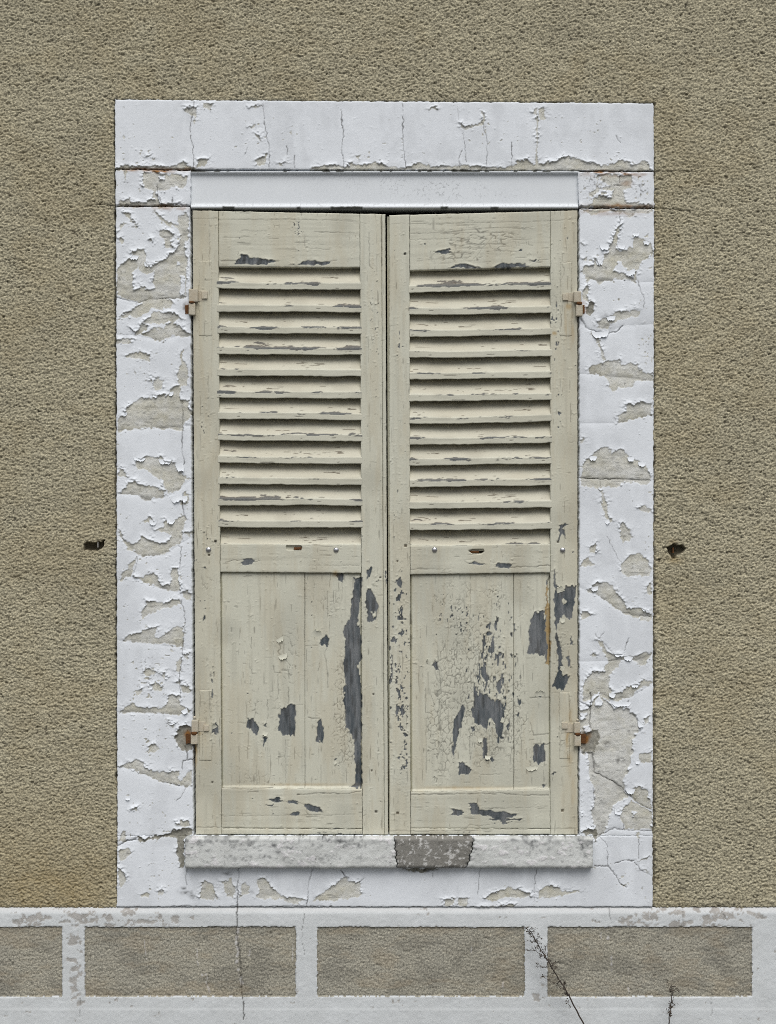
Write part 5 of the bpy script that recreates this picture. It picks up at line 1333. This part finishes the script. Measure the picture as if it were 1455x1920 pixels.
for i, (u, v, ln, wd, an, li_) in enumerate([(330, 928, 14, 20, 75, 6), (346, 930, 12, 9, 80, 5), (322, 1349, 9, 15, 70, 5), (336, 870, 16, 12, 70, 6), (310, 862, 9, 20, 95, 5), (262, 858, 7, 18, 95, 4), (288, 975, 10, 12, 100, 5), (322, 973, 10, 12, 110, 5), (276, 492, 9, 8, 95, 4), (252, 479, 9, 14, 95, 4),
                                            (320, 735, 8, 9, 80, 4), (292, 738, 8, 8, 95, 4), (234, 773, 8, 9, 100, 4), (1132, 458, 12, 14, 80, 5), (1123, 488, 10, 11, 80, 4), (1165, 460, 8, 12, 95, 4), (1180, 508, 10, 16, 65, 6), (1192, 437, 7, 10, 90, 4), (1212, 452, 8, 10, 90, 4), (1125, 622, 12, 26, 85, 5),
                                            (1145, 593, 9, 14, 85, 5), (1182, 857, 9, 10, 85, 5), (1203, 866, 9, 12, 90, 5), (1112, 855, 9, 12, 100, 4), (1137, 975, 8, 8, 70, 5), (1160, 1222, 9, 16, 90, 5), (1178, 1230, 9, 14, 100, 4), (1165, 1316, 9, 30, 90, 4), (1202, 1352, 12, 11, 95, 5), (1148, 1300, 8, 10, 100, 4),
                                            (1182, 1478, 10, 14, 95, 4), (1160, 1518, 9, 12, 110, 4), (1114, 1100, 8, 12, 80, 4), (1210, 1138, 8, 12, 85, 4), (240, 1494, 6, 9, 90, 4), (345, 1330, 9, 10, 60, 5), (1108, 1545, 9, 16, 100, 4), (1190, 1282, 7, 12, 90, 4), (1196, 1425, 8, 8, 100, 4)]):
    flake(sur, u, v, ln, wd, an, li_, M_STONE, H0, i + 90)

# ---------------------------------------------------------------- dry weeds at the foot of the wall
def tube_path(pts, r0, r1, n=6):
    pts = [Vector(p) for p in pts]
    co, q = [], []
    for i, p in enumerate(pts):
        d = (pts[min(i + 1, len(pts) - 1)] - pts[max(i - 1, 0)]).normalized()
        a = d.orthogonal().normalized()
        b = d.cross(a)
        r = lerp(r0, r1, i / (len(pts) - 1))
        for k_ in range(n):
            an = 2 * math.pi * k_ / n
            co.append(p + (a * math.cos(an) + b * math.sin(an)) * r)
    for i in range(len(pts) - 1):
        for k_ in range(n):
            x, y = i * n + k_, i * n + (k_ + 1) % n
            q.append((x, y, y + n, x + n))
    return co, q


def weed(base_uv, path, twigs, label, seed, rad):
    rd = random.Random(seed)
    w3 = lambda u, v, h: Vector(wp(u, v, 0)) + Vector((0, -h, 0))
    root = w3(*base_uv, .06)
    root.z = 0
    t = thing('dry_weed', root, label, 'weed', 'dry weeds at the foot of the wall')
    main = [root] + [w3(u, v, h) for u, v, h in path]
    # resample with small kinks
    pts = []
    for a, b in zip(main[:-1], main[1:]):
        for i in range(4):
            p = a.lerp(b, i / 4)
            pts.append(p + Vector((rd.uniform(-1, 1), rd.uniform(-1, 1), rd.uniform(-1, 1))) * .0014)
    pts.append(main[-1])

    def mk(name, cq, mat, par):
        co, q = cq
        return link(name, raw_mesh(name, np.array([tuple(c - root) for c in co]), np.array(q)), mat, par)
    mk('stem', tube_path(pts, rad, rad * .35), M_STEM, t)

    def leafy(plist, cnt, spread_, size):
        co, q = [], []
        for _ in range(cnt):
            c = rd.choice(plist) + Vector((rd.gauss(0, 1), rd.gauss(0, 1), rd.gauss(0, 1))) * spread_
            s = size * rd.uniform(.5, 1.25)
            d = Vector((rd.gauss(0, 1), rd.gauss(0, 1), rd.gauss(0, 1))).normalized()
            e = d.orthogonal().normalized() * s * .42
            n_ = d.cross(e).normalized() * s * .16
            i = len(co)
            co += [c - d * s, c + e - n_, c + d * s + n_ * 1.5, c - e - n_]
            q.append((i, i + 1, i + 2, i + 3))
        return co, q
    leaves_co, leaves_q = [], []

    def add_leaves(cq):
        o = len(leaves_co)
        leaves_co.extend(cq[0])
        leaves_q.extend([tuple(x + o for x in f) for f in cq[1]])
    for tw, cnt in twigs:
        p3 = [w3(u, v, .05 + rd.uniform(-.02, .02)) for u, v in tw]
        fine = []
        for a, b in zip(p3[:-1], p3[1:]):
            for i in range(3):
                fine.append(a.lerp(b, i / 3) + Vector((rd.uniform(-1, 1), rd.uniform(-1, 1), rd.uniform(-1, 1))) * .0012)
        fine.append(p3[-1])
        mk('twig', tube_path(fine, rad * .4, rad * .18, 5), M_STEM, t)
        # little side stalks with buds
        for _ in range(max(2, cnt // 3)):
            a = rd.choice(fine)
            b = a + Vector((rd.uniform(-1, 1), rd.uniform(-.6, .6), rd.uniform(-.4, 1))) * .011
            add_leaves(tube_path([a, a.lerp(b, .5), b], .0005, .0004, 4))
            add_leaves(leafy([b], 3, .0014, .0032))
        add_leaves(leafy(fine, cnt, .0028, .0036))
    add_leaves(leafy(pts[len(pts) // 3:], 46, .004, .0048))
    o = mk('foliage', (leaves_co, leaves_q), M_LEAF, t)
    tag(o, kind='stuff')
    return t


W = lambda *p: Z(960, 1720, 4.28, *p)
weed((1170, 2100), [(1088, 1905, .06), (1066, 1862, .056), (1050, 1835, .052), (1030, 1803, .05), (1013, 1776, .05), (1003, 1757, .05), (992, 1742, .05), (982, 1730, .05)],
     [(W(185,160, 150,90, 110,60, 80,40), 9), (W(120,80, 150,70, 185,55), 7), (W(185,160, 200,120, 208,95), 7), (W(185,160, 130,150, 90,155), 8), (W(230,260, 180,230, 120,235), 12), (W(240,285, 260,230, 262,205), 9),
      (W(280,360, 220,355, 160,345), 12), (W(270,300, 290,290), 5), (W(320,400, 345,370, 330,350), 10), (W(350,480, 290,470, 230,435), 10), (W(390,520, 410,490, 405,480), 8), (W(400,560, 430,575, 440,600), 12), (W(440,610, 425,625, 445,660), 8), (W(370,520, 355,500), 6), (W(300,350, 330,340), 8)],
     'dark dry weed leaning left across the white band of the plinth', 3, .0022)
weed((1238, 2100), [(1246, 1905, .07), (1248, 1885, .068), (1250, 1870, .066), (1253, 1850, .065), (1254, 1838, .065)],
     [(W(1250,560, 1235,530, 1240,510), 5), (W(1252,570, 1290,545, 1300,530), 5), (W(1240,640, 1270,650), 5), (W(1225,720, 1250,700), 4), (W(1250,540, 1262,505), 4)],
     'smaller upright dry weed nearer the corner of the wall, at the plinth', 5, .0018)
